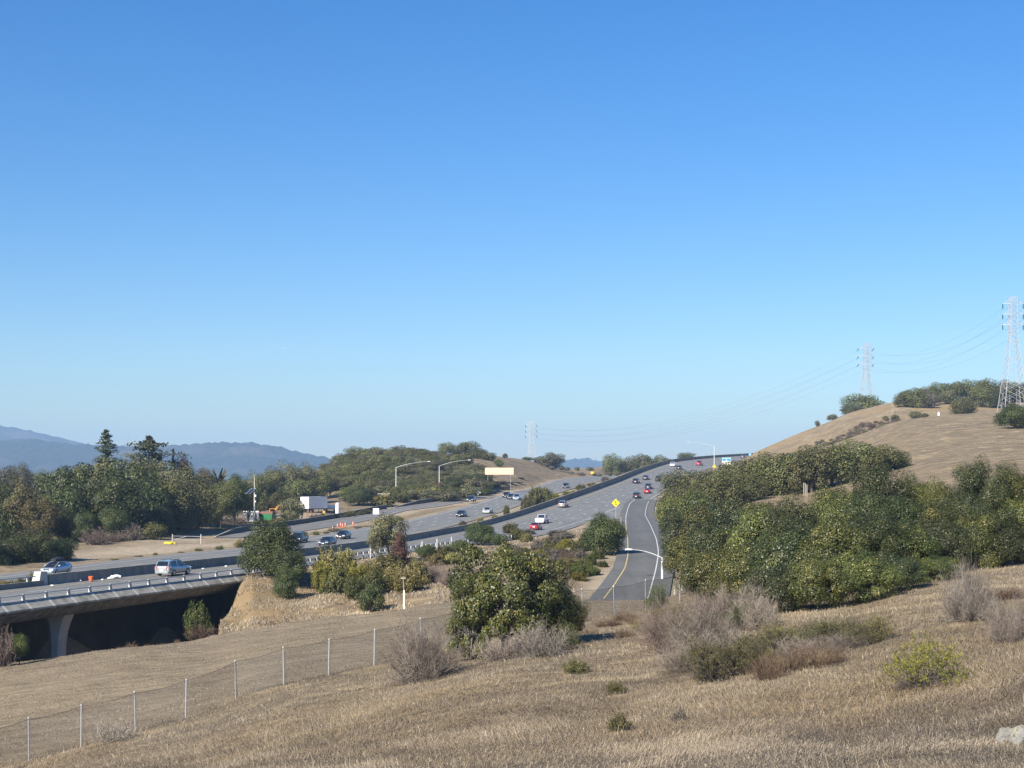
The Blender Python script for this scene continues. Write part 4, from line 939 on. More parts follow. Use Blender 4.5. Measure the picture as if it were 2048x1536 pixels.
# ------------------------------------------------------------------ plant materials
LM = {
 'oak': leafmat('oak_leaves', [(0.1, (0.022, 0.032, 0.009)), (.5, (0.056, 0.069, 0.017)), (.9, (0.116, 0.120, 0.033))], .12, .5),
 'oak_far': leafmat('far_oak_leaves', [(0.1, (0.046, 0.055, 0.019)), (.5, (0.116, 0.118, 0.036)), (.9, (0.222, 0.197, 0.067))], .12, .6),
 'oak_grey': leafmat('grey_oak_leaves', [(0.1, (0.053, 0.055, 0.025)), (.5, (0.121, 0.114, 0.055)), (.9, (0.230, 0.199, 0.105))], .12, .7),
 'toyon': leafmat('toyon_leaves', [(0.05, (0.023, 0.033, 0.011)), (.45, (0.069, 0.082, 0.020)), (.75, (0.158, 0.147, 0.035)), (.97, (0.329, 0.267, 0.105))], .12, .40),
 'toyon_dark': leafmat('dark_bay_leaves', [(0.05, (0.016, 0.024, 0.011)), (.5, (0.049, 0.061, 0.020)), (.85, (0.106, 0.107, 0.037)), (.98, (0.222, 0.192, 0.090))], .12, .40),  # darker leaf tone for some trees of the right-hand mass
 'conifer': leafmat('conifer_needles', [(0.1, (0.027, 0.042, 0.017)), (.5, (0.062, 0.080, 0.031)), (.9, (0.131, 0.136, 0.060))], .08, .6),
 'cypress': leafmat('cypress_foliage', [(0.1, (0.031, 0.045, 0.020)), (.5, (0.073, 0.088, 0.040)), (.9, (0.143, 0.147, 0.077))], .08, .6),
 'olive': leafmat('olive_bush_leaves', [(0.1, (0.039, 0.044, 0.012)), (.5, (0.099, 0.097, 0.026)), (.9, (0.185, 0.162, 0.050))], .15, .6),
 'green': leafmat('fresh_green_leaves', [(0.1, (0.031, 0.043, 0.009)), (.5, (0.076, 0.091, 0.018)), (.9, (0.153, 0.156, 0.036))], .2, .55),
 'yellow': leafmat('yellow_brush_flowers', [(0.05, (0.075, 0.074, 0.019)), (.45, (0.170, 0.150, 0.038)), (.75, (0.300, 0.247, 0.081)), (.97, (0.460, 0.388, 0.190))], .2, .6),
 'ygreen': leafmat('yellow_green_brush', [(0.05, (0.066, 0.070, 0.011)), (.5, (0.166, 0.153, 0.020)), (.9, (0.317, 0.253, 0.041))], .2, .55),
 'autumn': leafmat('ochre_leaves', [(0.1, (0.045, 0.040, 0.018)), (.5, (0.098, 0.079, 0.030)), (.9, (0.150, 0.119, 0.050))], .15, .6),
 'red': leafmat('rust_red_leaves', [(0.1, (0.038, 0.017, 0.013)), (.5, (0.095, 0.041, 0.030)), (.9, (0.147, 0.075, 0.056))], .15, .6),
 'dry': leafmat('dry_grey_leaves', [(0.1, (0.068, 0.055, 0.041)), (.5, (0.132, 0.111, 0.085)), (.9, (0.204, 0.174, 0.140))], .1, .7),
}
TM = {
 'bark': plain('grey_bark', (.085, .070, .055), .9, var=(.16, .135, .11), vscale=5),
 'palebark': plain('pale_lichen_bark', (.27, .25, .215), .9, var=(.17, .155, .13), vscale=5),
 'grey': leafmat('bare_grey_twigs', [(0.1, (0.114, 0.090, 0.070)), (.5, (0.205, 0.167, 0.133)), (.9, (0.300, 0.253, 0.204))], 0, .8, .02),
 'purple': leafmat('bare_purple_twigs', [(0.1, (0.100, 0.070, 0.057)), (.5, (0.176, 0.132, 0.104)), (.9, (0.254, 0.199, 0.161))], 0, .8, .02),
 'brown': leafmat('dead_brown_twigs', [(0.1, (0.063, 0.039, 0.024)), (.5, (0.122, 0.080, 0.048)), (.9, (0.198, 0.140, 0.088))], 0, .8, .02),
 'pale': leafmat('bleached_twigs', [(0.1, (0.151, 0.128, 0.103)), (.5, (0.253, 0.217, 0.176)), (.9, (0.349, 0.308, 0.255))], 0, .8, .02),
}
def classes(seed, W, leaf, n, nl, lobe, var=2, **kw):
    """three habits: low domes to the ground, domes on a trunk, domes on a tall trunk"""
    return [[tree_mesh(seed + 10 * c + i, W, W * h, W * b_, nl + 3 * i, leaf, n, lobe + .02 * i, **kw) for i in range(var)] for c, (h, b_) in enumerate(((.85, .02), (1.35, .24), (1.9, .55)))]
PR = {
 'oak': classes(1000, 8, .34, 8000, 26, .33),
 'scrub': [tree_mesh(120 + i, 5, 3.2, .0, 26, .22, 5500, .34) for i in range(3)],
 'near': classes(1100, 7, .155, 36000, 32, .29, trunk=.2, inner=.2, rough=.8),
 'mid': classes(1200, 7, .21, 19000, 30, .30, trunk=.2, inner=.2, rough=.8),
 'dense': classes(1300, 7, .19, 34000, 34, .32, trunk=.2, inner=.34, rough=.8, skirt=.8),
 'airy': [tree_mesh(190, 7.5, 6.2, .3, 38, .145, 30000, .19, trunk=.2, inner=.10, rough=1.0, skirt=.3), tree_mesh(193, 7, 6, .1, 34, .145, 24000, .20, trunk=.2, inner=.14, rough=.9)],
 'pine': [conifer_mesh(170, 7, 22, 3600, .6, 24, .5, .30, .62), conifer_mesh(171, 3, 12, 1600, .5, 20, .3, .1, .8)],
 'cypress': [conifer_mesh(175, 13, 20, 6000, .75, 20, .75, .34, .42, .12)],
 'ragged': [tree_mesh(178, 6, 6.5, 1.2, 40, .26, 5200, .24, trunk=.16, inner=.3)],
 'palm': [palm_mesh(180)],
 'bare': [bare_mesh(200 + i, 3.4, 2.8, 130, 7, 6, .013) for i in range(3)],
 'barelow': [bare_mesh(210 + i, 4.2, 1.7, 110, 5, 4, .018, 1.25, .25, .5) for i in range(2)],
 'barefar': [bare_mesh(220 + i, 4.0, 3.0, 90, 4, 4, .036) for i in range(2)],
 'brush': [brush_mesh(230 + i, 2.6, 1.7, 75, .022, 15, 1, .013, .74) for i in range(3)],
 'brushbare': [brush_mesh(240 + i, 2.8, 1.6, 90, .024, 10, 1, .013, .75, 5, 4, .45) for i in range(2)],
 'brushfar': [brush_mesh(250 + i, 3.4, 2.2, 50, .085, 12, 1, .022, .3, 3, 2) for i in range(3)],
 'weed': [brush_mesh(260 + i, 1.3, .7, 40, .022, 8, 1, .008, .45, 3, 2) for i in range(2)],
}
_cnt = {}
def plant(kind, px, D, w, h=None, top=None, label='', cat='tree', group=None, leaf='oak', bark='bark', name=None, sink=.12, v=None, rz=None, base=None):
    """px: photo column of the foot; D: depth; w: width in photo pixels; h or top row give the height"""
    lst = PR[kind]; k = _cnt.get(kind, 0); _cnt[kind] = k + 1
    X = pxX(px, D); z = gz(X, D) - sink
    if base is not None: z = rowZ(base, D)
    Hm = (rowZ(top, D) - z) if top is not None else h * D / F
    Wm = w * D / F
    if isinstance(lst[0], list): lst = lst[0 if Hm < Wm * 1.12 else (1 if Hm < Wm * 1.65 else 2)]
    P = lst[(k if v is None else v) % len(lst)]
    s = Wm / P['W']; sz = max(.3, Hm) / P['H']
    rng = random.Random(k * 7919 + hash(kind) % 1000 if False else k * 7919 + len(kind))
    name = name or {'oak': 'oak_tree', 'near': 'broadleaf_tree', 'airy': 'broadleaf_tree', 'mid': 'broadleaf_tree', 'dense': 'oak_tree', 'scrub': 'shrub', 'pine': 'pine_tree', 'cypress': 'cypress_tree', 'palm': 'palm_tree', 'ragged': 'broadleaf_tree'}.get(kind, 'shrub')
    t = tag(empty(name, (X, D, z), rng.random() * 6.28 if rz is None else rz, (s, s, sz)), label, cat, group)
    istree = 'tree' in name
    bare = kind in ('bare', 'barelow', 'barefar')
    m = TM[leaf] if bare else LM[leaf]
    link('crown' if istree else ('branches' if bare else 'foliage'), P['crown'], m, t)
    if P['trunk'] is not None: link('trunk' if istree else 'stems', P['trunk'], TM[bark], t)
    return t
# ------------------------------------------------------------------ the wood on the far left
GW = 'trees of the wood behind the far verge'
LAB = {'oak': 'dark green oak in the wood behind the far verge, one of many rounded crowns', 'oak_grey': 'grey-green lichen oak among the rounded crowns of the wood behind the far verge', 'back': 'tree top of the wood seen in front of the blue hills'}
plant('pine', 212, 340, 78, top=863, label='tall pointed dark conifer standing highest against the blue ridge above the wood', cat='pine tree', leaf='conifer', v=0)
plant('cypress', 298, 336, 132, top=875, label='broad spreading old cypress with bare pale limbs rising above the wood', cat='cypress tree', leaf='cypress', bark='palebark')
plant('bare', 258, 338, 26, top=884, label='thin leafless crown top between the two tall conifers', cat='tree', leaf='grey', name='bare_tree')
plant('pine', 347, 341, 16, top=903, label='small dark conifer tip beside the rust red tree', cat='pine tree', leaf='conifer', v=1)
plant('oak', 362, 343, 44, top=906, label='rust red tree at the right of the broad cypress', leaf='red')
plant('palm', 437, 325, 52, top=934, label='palm with drooping grey fronds among the oaks of the wood', cat='palm tree', leaf='oak_grey')
plant('oak', 45, 262, 84, top=966, label='ochre and yellow tinged tree at the left edge of the wood', leaf='autumn')
plant('oak', 85, 259, 70, top=996, label='reddish ochre tree just right of the yellow one in the wood', leaf='autumn')
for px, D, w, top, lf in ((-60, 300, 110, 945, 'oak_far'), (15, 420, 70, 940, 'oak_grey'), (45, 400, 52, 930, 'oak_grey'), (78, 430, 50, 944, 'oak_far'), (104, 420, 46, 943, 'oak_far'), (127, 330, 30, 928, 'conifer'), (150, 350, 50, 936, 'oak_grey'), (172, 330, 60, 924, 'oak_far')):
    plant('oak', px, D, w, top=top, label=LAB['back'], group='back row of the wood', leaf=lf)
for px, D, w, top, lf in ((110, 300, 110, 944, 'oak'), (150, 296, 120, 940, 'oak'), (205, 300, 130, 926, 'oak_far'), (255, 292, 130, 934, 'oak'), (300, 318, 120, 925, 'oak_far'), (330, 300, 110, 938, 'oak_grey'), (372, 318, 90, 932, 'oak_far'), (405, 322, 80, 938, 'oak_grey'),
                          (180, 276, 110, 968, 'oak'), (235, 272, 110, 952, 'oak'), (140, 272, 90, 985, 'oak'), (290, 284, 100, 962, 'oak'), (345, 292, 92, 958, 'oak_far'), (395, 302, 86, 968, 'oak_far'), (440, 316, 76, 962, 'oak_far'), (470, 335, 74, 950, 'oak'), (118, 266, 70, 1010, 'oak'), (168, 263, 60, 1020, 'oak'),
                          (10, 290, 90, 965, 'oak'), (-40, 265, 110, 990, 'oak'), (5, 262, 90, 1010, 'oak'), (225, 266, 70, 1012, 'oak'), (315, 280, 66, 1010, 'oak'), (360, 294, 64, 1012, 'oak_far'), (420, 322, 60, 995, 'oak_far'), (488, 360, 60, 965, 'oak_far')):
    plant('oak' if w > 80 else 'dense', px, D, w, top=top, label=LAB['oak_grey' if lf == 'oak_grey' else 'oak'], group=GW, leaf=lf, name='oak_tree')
plant('barefar', 192, 256, 62, top=1052, label='leafless purplish thicket below the dark oak at the verge', cat='shrub', leaf='purple', v=0)
plant('barefar', 232, 262, 48, top=1058, label='second leafless purplish thicket, between two green shrubs at the verge', cat='shrub', leaf='purple', v=1)
plant('barefar', 262, 266, 56, top=1044, label='taller leafless grey thicket at the foot of the wood', cat='shrub', leaf='grey')
plant('brushfar', 228, 270, 28, top=1048, label='small ochre bush between the leafless thickets', cat='shrub', leaf='autumn')
plant('scrub', 306, 268, 62, top=1046, label='olive green bush at the verge left of the yellow sandbags', cat='shrub', leaf='olive')
plant('scrub', 333, 284, 40, top=1040, label='dark green bush just behind the yellow sandbags', cat='shrub', leaf='oak_far')
plant('barefar', 322, 276, 36, top=1068, label='low grey twiggy bush in front of the yellow sandbags gate', cat='shrub', leaf='grey')
for px, D, w, top, lb in ((20, 206, 100, 1066, 'big dark roadside bush at the left edge above the oncoming lanes'), (70, 208, 92, 1060, 'big dark roadside bush behind the car with the roof box'), (112, 211, 70, 1072, 'roadside bush at the end of the dark clump beside bare dirt'), (-40, 200, 100, 1070, 'dark roadside bush at the far left end of the clump')):
    plant('dense', px, D, w * 1.15, top=top, label=lb, cat='shrub', leaf='oak', name='shrub', sink=1.0)
# ------------------------------------------------------------------ the yard and the wooded slope behind the off-ramp
GY = 'oaks behind the work yard'
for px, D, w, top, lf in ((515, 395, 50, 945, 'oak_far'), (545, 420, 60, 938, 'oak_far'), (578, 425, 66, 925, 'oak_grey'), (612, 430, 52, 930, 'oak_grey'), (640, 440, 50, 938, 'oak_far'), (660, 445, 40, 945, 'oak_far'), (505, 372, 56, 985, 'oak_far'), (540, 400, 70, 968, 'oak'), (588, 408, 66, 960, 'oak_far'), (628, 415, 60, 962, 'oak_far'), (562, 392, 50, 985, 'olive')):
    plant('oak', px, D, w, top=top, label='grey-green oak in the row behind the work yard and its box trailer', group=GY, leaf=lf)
plant('scrub', 585, 349, 60, top=993, label='grey-green lichen bush between the digger and the box trailer', cat='shrub', leaf='oak_grey')
plant('scrub', 576, 344, 34, top=1024, label='smaller grey-green bush in front of the green skip', cat='shrub', leaf='oak_grey')
plant('brushfar', 557, 335, 44, top=1037, label='pale yellow bush by the off ramp right of the solar pole', cat='shrub', leaf='yellow')
plant('brushfar', 522, 332, 34, top=1040, label='olive bush at the foot of the solar panel pole', cat='shrub', leaf='ygreen')
plant('brushfar', 455, 318, 46, top=1060, label='low olive bush on the dirt bank left of the portable toilets', cat='shrub', leaf='olive')
plant('brushfar', 428, 312, 34, top=1062, label='low straw tinged bush at the start of the ramp barrier', cat='shrub', leaf='ygreen')
for k, (px, D, w, top) in enumerate(((470, 345, 60, 1030), (450, 335, 50, 1042), (488, 352, 40, 1032))):
    plant('barefar', px, D, w, top=top, label='dry grey brush on the bank left of the portable toilets', cat='shrub', group='dry brush on the bank', leaf='purple')
plant('dense', 718, 404, 66, top=972, label='dark round oak standing alone behind the ramp barrier right of the box trailer', leaf='oak', v=0)
GS = 'oaks on the wooded slope'
rs = random.Random(5)
slope = []
for D, xs, tops in ((560, range(690, 905, 18), (918, 905)), (535, range(668, 930, 18), (938, 908)), (512, range(676, 955, 17), (948, 922)), (490, range(672, 975, 17), (960, 938)), (468, range(664, 975, 17), (972, 955)), (446, range(742, 940, 17), (982, 972)), (432, range(700, 900, 22), (988, 978))):
    xs = list(xs)
    for i, px in enumerate(xs):
        f = i / max(1, len(xs) - 1); slope.append((px + rs.uniform(-7, 7), D + rs.uniform(-8, 8), rs.uniform(44, 70), tops[0] + (tops[1] - tops[0]) * f + rs.uniform(-6, 7)))
for px, D, w, top in slope:
    z0 = (HY - gz(pxX(px, D), D) / D * F)
    if top > z0 - 16: top = z0 - rs.uniform(18, 28)
    if z0 - top > 45: top = z0 - rs.uniform(28, 45)
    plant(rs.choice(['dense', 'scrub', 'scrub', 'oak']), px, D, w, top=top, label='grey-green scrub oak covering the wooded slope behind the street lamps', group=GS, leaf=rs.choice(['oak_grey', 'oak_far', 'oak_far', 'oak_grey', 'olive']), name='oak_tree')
plant('scrub', 872, 445, 30, top=962, label='rust coloured bush on the wooded slope beside the second lamp post', cat='shrub', leaf='red')
for px, D, w, top, lb in ((928, 470, 62, 950, 'darkest large oak at the bottom of the slope near the white diamond sign'), (962, 476, 50, 948, 'dark oak just below the blank pink signboard'), (968, 458, 36, 975, 'small dark oak right of the white diamond sign'), (905, 462, 50, 955, 'dark oak left of the darkest one above the barricade')):
    plant('dense', px, D, w, top=top, label=lb, leaf='oak')
for px, D, w, top, lb in ((930, 600, 56, 884, 'round oak crowning the bare hilltop'), (893, 590, 40, 887, 'oak left of the hilltop crown'), (955, 592, 44, 898, 'oak right of the hilltop crown'), (978, 590, 34, 906, 'small oak at the right end of the hilltop row'), (998, 566, 20, 918, 'lone grey bush in the dip between the two bare hills')):
    plant('oak', px, D, w, top=top, label=lb, leaf='oak_far')
plant('oak', 1102, 690, 62, top=908, label='wide grey oak at the right of the distant pylon', leaf='oak_grey')
plant('oak', 1056, 700, 26, top=914, label='small dark bush at the foot of the distant pylon', leaf='oak_far', cat='shrub', name='shrub')
plant('scrub', 1075, 702, 18, top=915, label='tiny bush between the distant pylon and the wide grey oak', cat='shrub', leaf='oak_grey')
plant('scrub', 1010, 640, 12, top=906, label='lone dot of a bush on the second bare hill crest', cat='shrub', leaf='oak_grey')
for k, (px, D, w, top) in enumerate(((1000, 500, 30, 962), (1018, 510, 34, 965), (1035, 522, 26, 966), (990, 488, 30, 968), (1012, 492, 24, 972), (1040, 545, 22, 960))):
    plant('brushfar', px, D, w, top=top, label='brownish brush on the bank under the blank pink signboard', cat='shrub', group='brush below the pink signboard', leaf=('dry', 'olive')[k % 2])
for k in range(14):
    px = 1090 + k * 11 + rs.uniform(-4, 4); D = 690 + rs.uniform(-30, 60)
    plant('scrub', px, D, rs.uniform(10, 20), h=rs.uniform(5, 11), label='low grey bush dotted over the brown land beyond the oncoming lanes', cat='shrub', group='distant grey bushes', leaf=rs.choice(['oak_grey', 'dry']))
for px, D, w, top, lb in ((1222, 735, 40, 911, 'leftmost oak of the row above the median barrier crest'), (1243, 740, 26, 918, 'small oak second in the row above the barrier crest'), (1262, 742, 34, 915, 'oak third in the row above the barrier crest'), (1292, 745, 48, 910, 'widest oak of the row above the barrier crest'), (1318, 748, 34, 913, 'oak at the right end of the row above the barrier crest'), (1336, 750, 22, 917, 'pale scrubby tree ending the row above the barrier crest'), (1371, 790, 38, 906, 'single oak standing apart against the sky left of the red truck')):
    plant('oak', px, D, w, top=top, label=lb, leaf='oak_far')
plant('scrub', 1489, 870, 16, top=909, label='dark speck of a tree beyond the crest near the small blue sign', leaf='oak_far', name='oak_tree')
plant('weed', 478, 245, 22, h=20, label='white pampas plumes left of the round oak behind the barrier', cat='pampas grass', leaf='yellow', name='pampas_plant')
# guard-rail weeds and pampas
for k, (px, D, w, top) in enumerate(((765, 405, 46, 988), (800, 418, 40, 984), (835, 428, 44, 978), (868, 436, 36, 976), (905, 446, 34, 974))):
    plant('brushfar', px, D, w, top=top, label='straw yellow brush between the ramp barrier and the wooded slope', cat='shrub', group='yellow brush behind the ramp barrier', leaf=('yellow', 'olive', 'yellow')[k % 3])
for k in range(12):
    px = 628 + k * 10 + rs.uniform(-3, 3); D = 356 + k * 2.2 + rs.uniform(-2, 2)
    plant('brushfar', px, D, rs.uniform(12, 22), h=rs.uniform(7, 13), label='low olive brush on the bank above the ramp barrier', cat='shrub', group='brush above the ramp barrier', leaf=rs.choice(['olive', 'ygreen', 'dry']))
# ------------------------------------------------------------------ median strip and roadside
GM = 'brush in the median'
for k, (px, off) in enumerate(((948, .3), (972, .5), (1012, .4), (1022, .6), (1090, .3), (1100, .6), (1112, .5), (1125, .6), (1140, .4), (1150, .6), (1162, .5), (1172, .6), (1185, .4), (1196, .6), (1206, .5), (1220, .5))):
    D = np.interp(px, [948, 1012, 1090, 1160, 1220], [318, 348, 405, 470, 540]); x0, x1 = at(SR, D), at(NL, D)
    x = x0 + (x1 - x0) * off; pp = CX + x / D * F
    plant('brushfar', pp, D, rs.uniform(12, 24), h=rs.uniform(6, 13), label='low straw coloured brush in the median beside the barrier', cat='shrub', group=GM, leaf=rs.choice(['olive', 'dry', 'ygreen', 'yellow']))
for px, D, w, top, lb in ((1072, 392, 34, 975, 'larger green bush in the median left of the barrier'), (1092, 404, 30, 976, 'second green bush in the median, right of the larger one'), (1055, 380, 26, 993, 'small green bush left of the two median bushes'), (1013, 352, 14, 1011, 'single small bush on the median edge behind the white sedan')):
    x = float(np.clip(pxX(px, D), at(SR, D) + .8, at(NL, D) - 2.0))
    plant('brushfar', CX + x / D * F, D, w, top=top, label=lb, cat='shrub', leaf='olive')
plant('weed', 1146, 440, 10, h=9, label='pale pampas tuft in the median', cat='grass tuft', leaf='yellow')
for px, D, w, h, lb, lf in ((14, 152, 44, 26, 'yellow-tipped bush at the left end of the bridge gap', 'yellow'), (48, 156, 44, 22, 'olive bush in the gap between the bridges', 'olive'), (72, 158, 40, 30, 'brownish olive bush below the car with the roof box', 'olive'), (140, 165, 12, 9, 'tiny dry tuft on top of the barrier end', 'dry')):
    plant('brushfar', px, D, w, h=h, label=lb, cat='shrub', leaf=lf, base=np.interp(D, [150, 170], [1190, 1155]))
for k in range(26):   # weeds along the far pavement edge
    y = 212 + k * 5.0 + rs.uniform(-2, 2); x = float(at(SL, y)) - rs.uniform(.6, 3.0); pp = CX + x / y * F
    plant('weed', pp, y, rs.uniform(10, 24), h=rs.uniform(4, 11), label='low weed at the edge of the oncoming lanes', cat='weed', group='weeds along the far verge', leaf=rs.choice(['olive', 'dry', 'ygreen', 'olive']))
for k, (px, D, w, h) in enumerate(((620, 238, 40, 14), (605, 235, 26, 18), (640, 241, 30, 10), (655, 243, 24, 9))):
    x = float(at(NL, D)) - 1.6; plant('weed', CX + x / D * F, D, w, h=h, label='dry weed clump behind the median barrier below the dark minivan', cat='weed', group='weeds behind the barrier', leaf='olive')
# ------------------------------------------------------------------ embankment between the freeway and the field
plant('dense', 541, 166, 124, top=1042, label='big dark round oak at the end of the overpass parapet', leaf='oak', v=1, rz=.7)
plant('dense', 574, 164, 84, top=1090, label='lower right lobe oak joined to the big dark one by the overpass', leaf='oak', v=0)
plant('mid', 571, 158, 58, top=1140, label='small dark green bush on the golden bank below the big round oak', cat='shrub', leaf='oak', name='shrub')
for px, D, w, top, lb, lf, kd in (
    (655, 168, 62, 1102, 'yellow flowering bush nearest the big dark oak', 'yellow', 'brushfar'), (690, 172, 50, 1100, 'tallest yellow flowering bush in front of the guardrail', 'yellow', 'brushfar'),
    (640, 163, 40, 1126, 'yellow-green bush at the left foot of the flowering thicket', 'ygreen', 'brushfar'), (676, 162, 60, 1135, 'dark ochre bush below the yellow flowering ones', 'olive', 'brushfar'),
    (715, 164, 50, 1132, 'olive yellow bush in the middle of the thicket', 'ygreen', 'brushfar'), (742, 168, 56, 1122, 'pale flowering bush under the guardrail posts', 'yellow', 'brushfar'),
    (706, 156, 48, 1150, 'dark green bush at the front of the thicket', 'green', 'scrub'), (752, 160, 66, 1140, 'fresh green bush in the right half of the thicket', 'green', 'scrub'),
    (742, 149, 58, 1166, 'dark green bush at the right front corner of the thicket', 'oak', 'scrub'), (790, 164, 60, 1130, 'yellow-tipped bush left of the bare purple brush', 'yellow', 'brushfar'),
    (815, 160, 56, 1140, 'yellow-tipped grey bush behind the white marker pole', 'yellow', 'brushfar'), (836, 166, 42, 1120, 'pale tufted bush right of the thicket', 'yellow', 'brushfar'),
    (775, 178, 70, 1108, 'dull green bush under the tall grey tree', 'olive', 'brushfar'), (852, 205, 42, 1088, 'dark blue-green bush right of the rust red creeper', 'oak', 'dense'),
    (890, 205, 46, 1092, 'olive bush behind the guardrail posts', 'olive', 'brushfar'), (918, 218, 46, 1078, 'bright green dome shaped bush beside the guardrail end', 'green', 'scrub'),
    (870, 190, 40, 1108, 'yellow tufted bush over the purple brush', 'yellow', 'brushfar'), (905, 192, 44, 1106, 'second yellow tufted bush over the purple brush', 'yellow', 'brushfar'), (946, 205, 40, 1094, 'third yellow tufted bush, behind the leafy tree', 'yellow', 'brushfar')):
    plant(kd, px, D, w, top=top, label=lb, cat='shrub', leaf=lf, name='shrub')
for px, D, w, top, lb in ((868, 168, 66, 1122, 'bare purplish brush right of the white marker pole'), (905, 160, 60, 1130, 'bare purplish brush behind the left side of the leafy tree'), (845, 178, 46, 1118, 'bare grey-purple brush above the marker pole')):
    plant('bare', px, D, w, top=top, label=lb, cat='shrub', leaf='purple')
plant('ragged', 776, 196, 84, top=1022, label='tall ragged grey-green roadside tree with thin crown in front of the barrier', leaf='oak_grey', bark='palebark')
plant('ragged', 752, 195, 40, top=1050, label='lower left limb tree leaning over the road beside the ragged one', leaf='oak_grey', bark='palebark')
plant('scrub', 800, 193, 36, top=1066, label='rust red creeper bush climbing the right side of the ragged tree', cat='shrub', leaf='red')
plant('scrub', 796, 190, 50, top=1088, label='lower rust red bush at the foot of the ragged tree', cat='shrub', leaf='red')
plant('dense', 962, 240, 62, top=1042, label='compact dark green tree overlapping the barrier right of the guardrail posts', leaf='oak', v=0)
plant('scrub', 998, 235, 40, top=1066, label='small dark tree at the right foot of the compact one', leaf='oak', name='oak_tree')
plant('dense', 1208, 190, 92, top=1029, label='dense round dark bush standing left of the ramp', cat='shrub', leaf='oak', name='shrub', v=1)
bank = []
for k in range(58):
    px = rs.uniform(1010, 1185); D = hit(px, rs.uniform(1068, 1165), 140, 300); bank.append((px, D))
for k, (px, D) in enumerate(bank):
    plant('brushfar', px, D, rs.uniform(22, 44), h=rs.uniform(12, 24), label='mixed olive and straw brush covering the bank left of the ramp', cat='shrub', group='brush on the bank left of the ramp', leaf=rs.choice(['olive', 'dry', 'ygreen', 'yellow', 'dry', 'olive']))
for k, (px, D, w, h) in enumerate(((1180, 178, 30, 22), (1195, 185, 28, 20), (1168, 172, 40, 24), (1185, 168, 34, 20), (1205, 176, 22, 14), (1155, 166, 36, 26))):
    plant('brushfar', px, D, w, h=h, label='fresh green shrub on the bank just left of the ramp edge', cat='shrub', group='green shrubs by the ramp edge', leaf='green')
plant('bare', 1138, 178, 34, h=34, label='dark leafless bush on the bank among the green shrubs', cat='shrub', leaf='brown')
# under and beside the overpass
plant('barefar', 4, 120, 60, top=1240, label='purplish leafless bush at the left edge below the overpass', cat='shrub', leaf='purple')
plant('mid', 40, 121, 42, top=1264, label='small bright green bush by the overpass pier', cat='shrub', leaf='green', name='shrub')
plant('brushfar', 394, 133, 48, top=1210, label='ragged green bush in the mouth of the underpass', cat='shrub', leaf='green', base=1276)
plant('barefar', 402, 131, 66, top=1246, label='brown twiggy heap below the ragged bush at the underpass', cat='shrub', leaf='brown', base=1278)
for k in range(9):
    px = 120 + k * 30 + rs.uniform(-9, 9); plant('barefar', px, 127.5, rs.uniform(14, 30), h=rs.uniform(7, 18), label='small dry weed on the lip of the field in front of the dark underpass', cat='weed', group='weeds on the field lip', leaf='brown')
# ------------------------------------------------------------------ right-hand hill
GH = 'ridge grove'
for px, D, w, top, lf, lb in ((1731, 690, 84, 790, 'oak_far', 'dark oak on the hill crest left of the middle pylon base'), (1700, 655, 44, 812, 'oak_far', 'small oak on the hill crest at the left of the dark one'), (1664, 640, 24, 829, 'oak_grey', 'grey bush on the crest line below the oaks'), (1635, 638, 11, 842, 'oak_grey', 'tiny lone bush lowest on the crest line')):
    plant('oak', px, D, w, top=top, label=lb, leaf=lf)
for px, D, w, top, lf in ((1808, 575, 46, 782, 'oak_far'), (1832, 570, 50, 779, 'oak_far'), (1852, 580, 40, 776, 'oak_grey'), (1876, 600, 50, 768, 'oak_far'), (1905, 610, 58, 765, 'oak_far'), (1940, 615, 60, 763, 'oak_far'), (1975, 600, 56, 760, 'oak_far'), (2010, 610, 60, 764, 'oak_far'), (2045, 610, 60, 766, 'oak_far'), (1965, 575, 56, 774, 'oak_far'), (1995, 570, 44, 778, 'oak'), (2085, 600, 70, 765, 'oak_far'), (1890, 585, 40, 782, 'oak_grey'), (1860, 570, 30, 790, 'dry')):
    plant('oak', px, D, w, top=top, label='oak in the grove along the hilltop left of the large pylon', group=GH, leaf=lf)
plant('oak', 1925, 500, 56, top=795, label='rounded oak standing alone on the grass below the hilltop grove', leaf='oak_far')
plant('dense', 2030, hit(2030, 857, 250, 600), 80, top=808, label='broad dark oak in front of the large pylon foot', leaf='oak')
plant('scrub', 1988, 470, 11, h=9, label='tiny round bush on the hill left of the large pylon', cat='shrub', leaf='oak_grey')
plant('scrub', 1830, 445, 28, h=17, label='grey-green bush alone on the bare slope below the grove', cat='shrub', leaf='oak_grey')
plant('scrub', 1850, 447, 18, h=10, label='smaller bush touching the grey-green one on the bare slope', cat='shrub', leaf='oak_grey')
plant('scrub', 2031, 400, 13, h=8, label='small dry bush low on the right edge of the hill', cat='shrub', leaf='dry')
plant('scrub', 1790, 520, 18, h=12, label='olive bush beside the fence post on the hill', cat='shrub', leaf='olive')
GB = 'brush in the fold of the hill'
for k in range(100):
    f = rs.random() ** .8; px = 1505 + 290 * f + rs.uniform(-12, 12); D = 496 + 14 * f + rs.uniform(-8, 14)
    plant('barefar' if k % 3 else 'scrub', px, D, rs.uniform(10, 22), h=rs.uniform(5, 12), label='low grey-brown brush along the fold of the dry hill', cat='shrub', group=GB, leaf=('purple' if k % 2 else 'brown') if k % 3 else rs.choice(['oak_grey', 'dry']))
for k in range(10):
    px = 1455 + k * 9 + rs.uniform(-4, 4); D = 560 - k * 4
    plant('barefar', px, D, rs.uniform(9, 16), h=rs.uniform(5, 9), label='dry reddish brush at the foot of the hill by the yellow diamond sign', cat='shrub', group='brush at the hill foot', leaf=rs.choice(['brown', 'purple']))
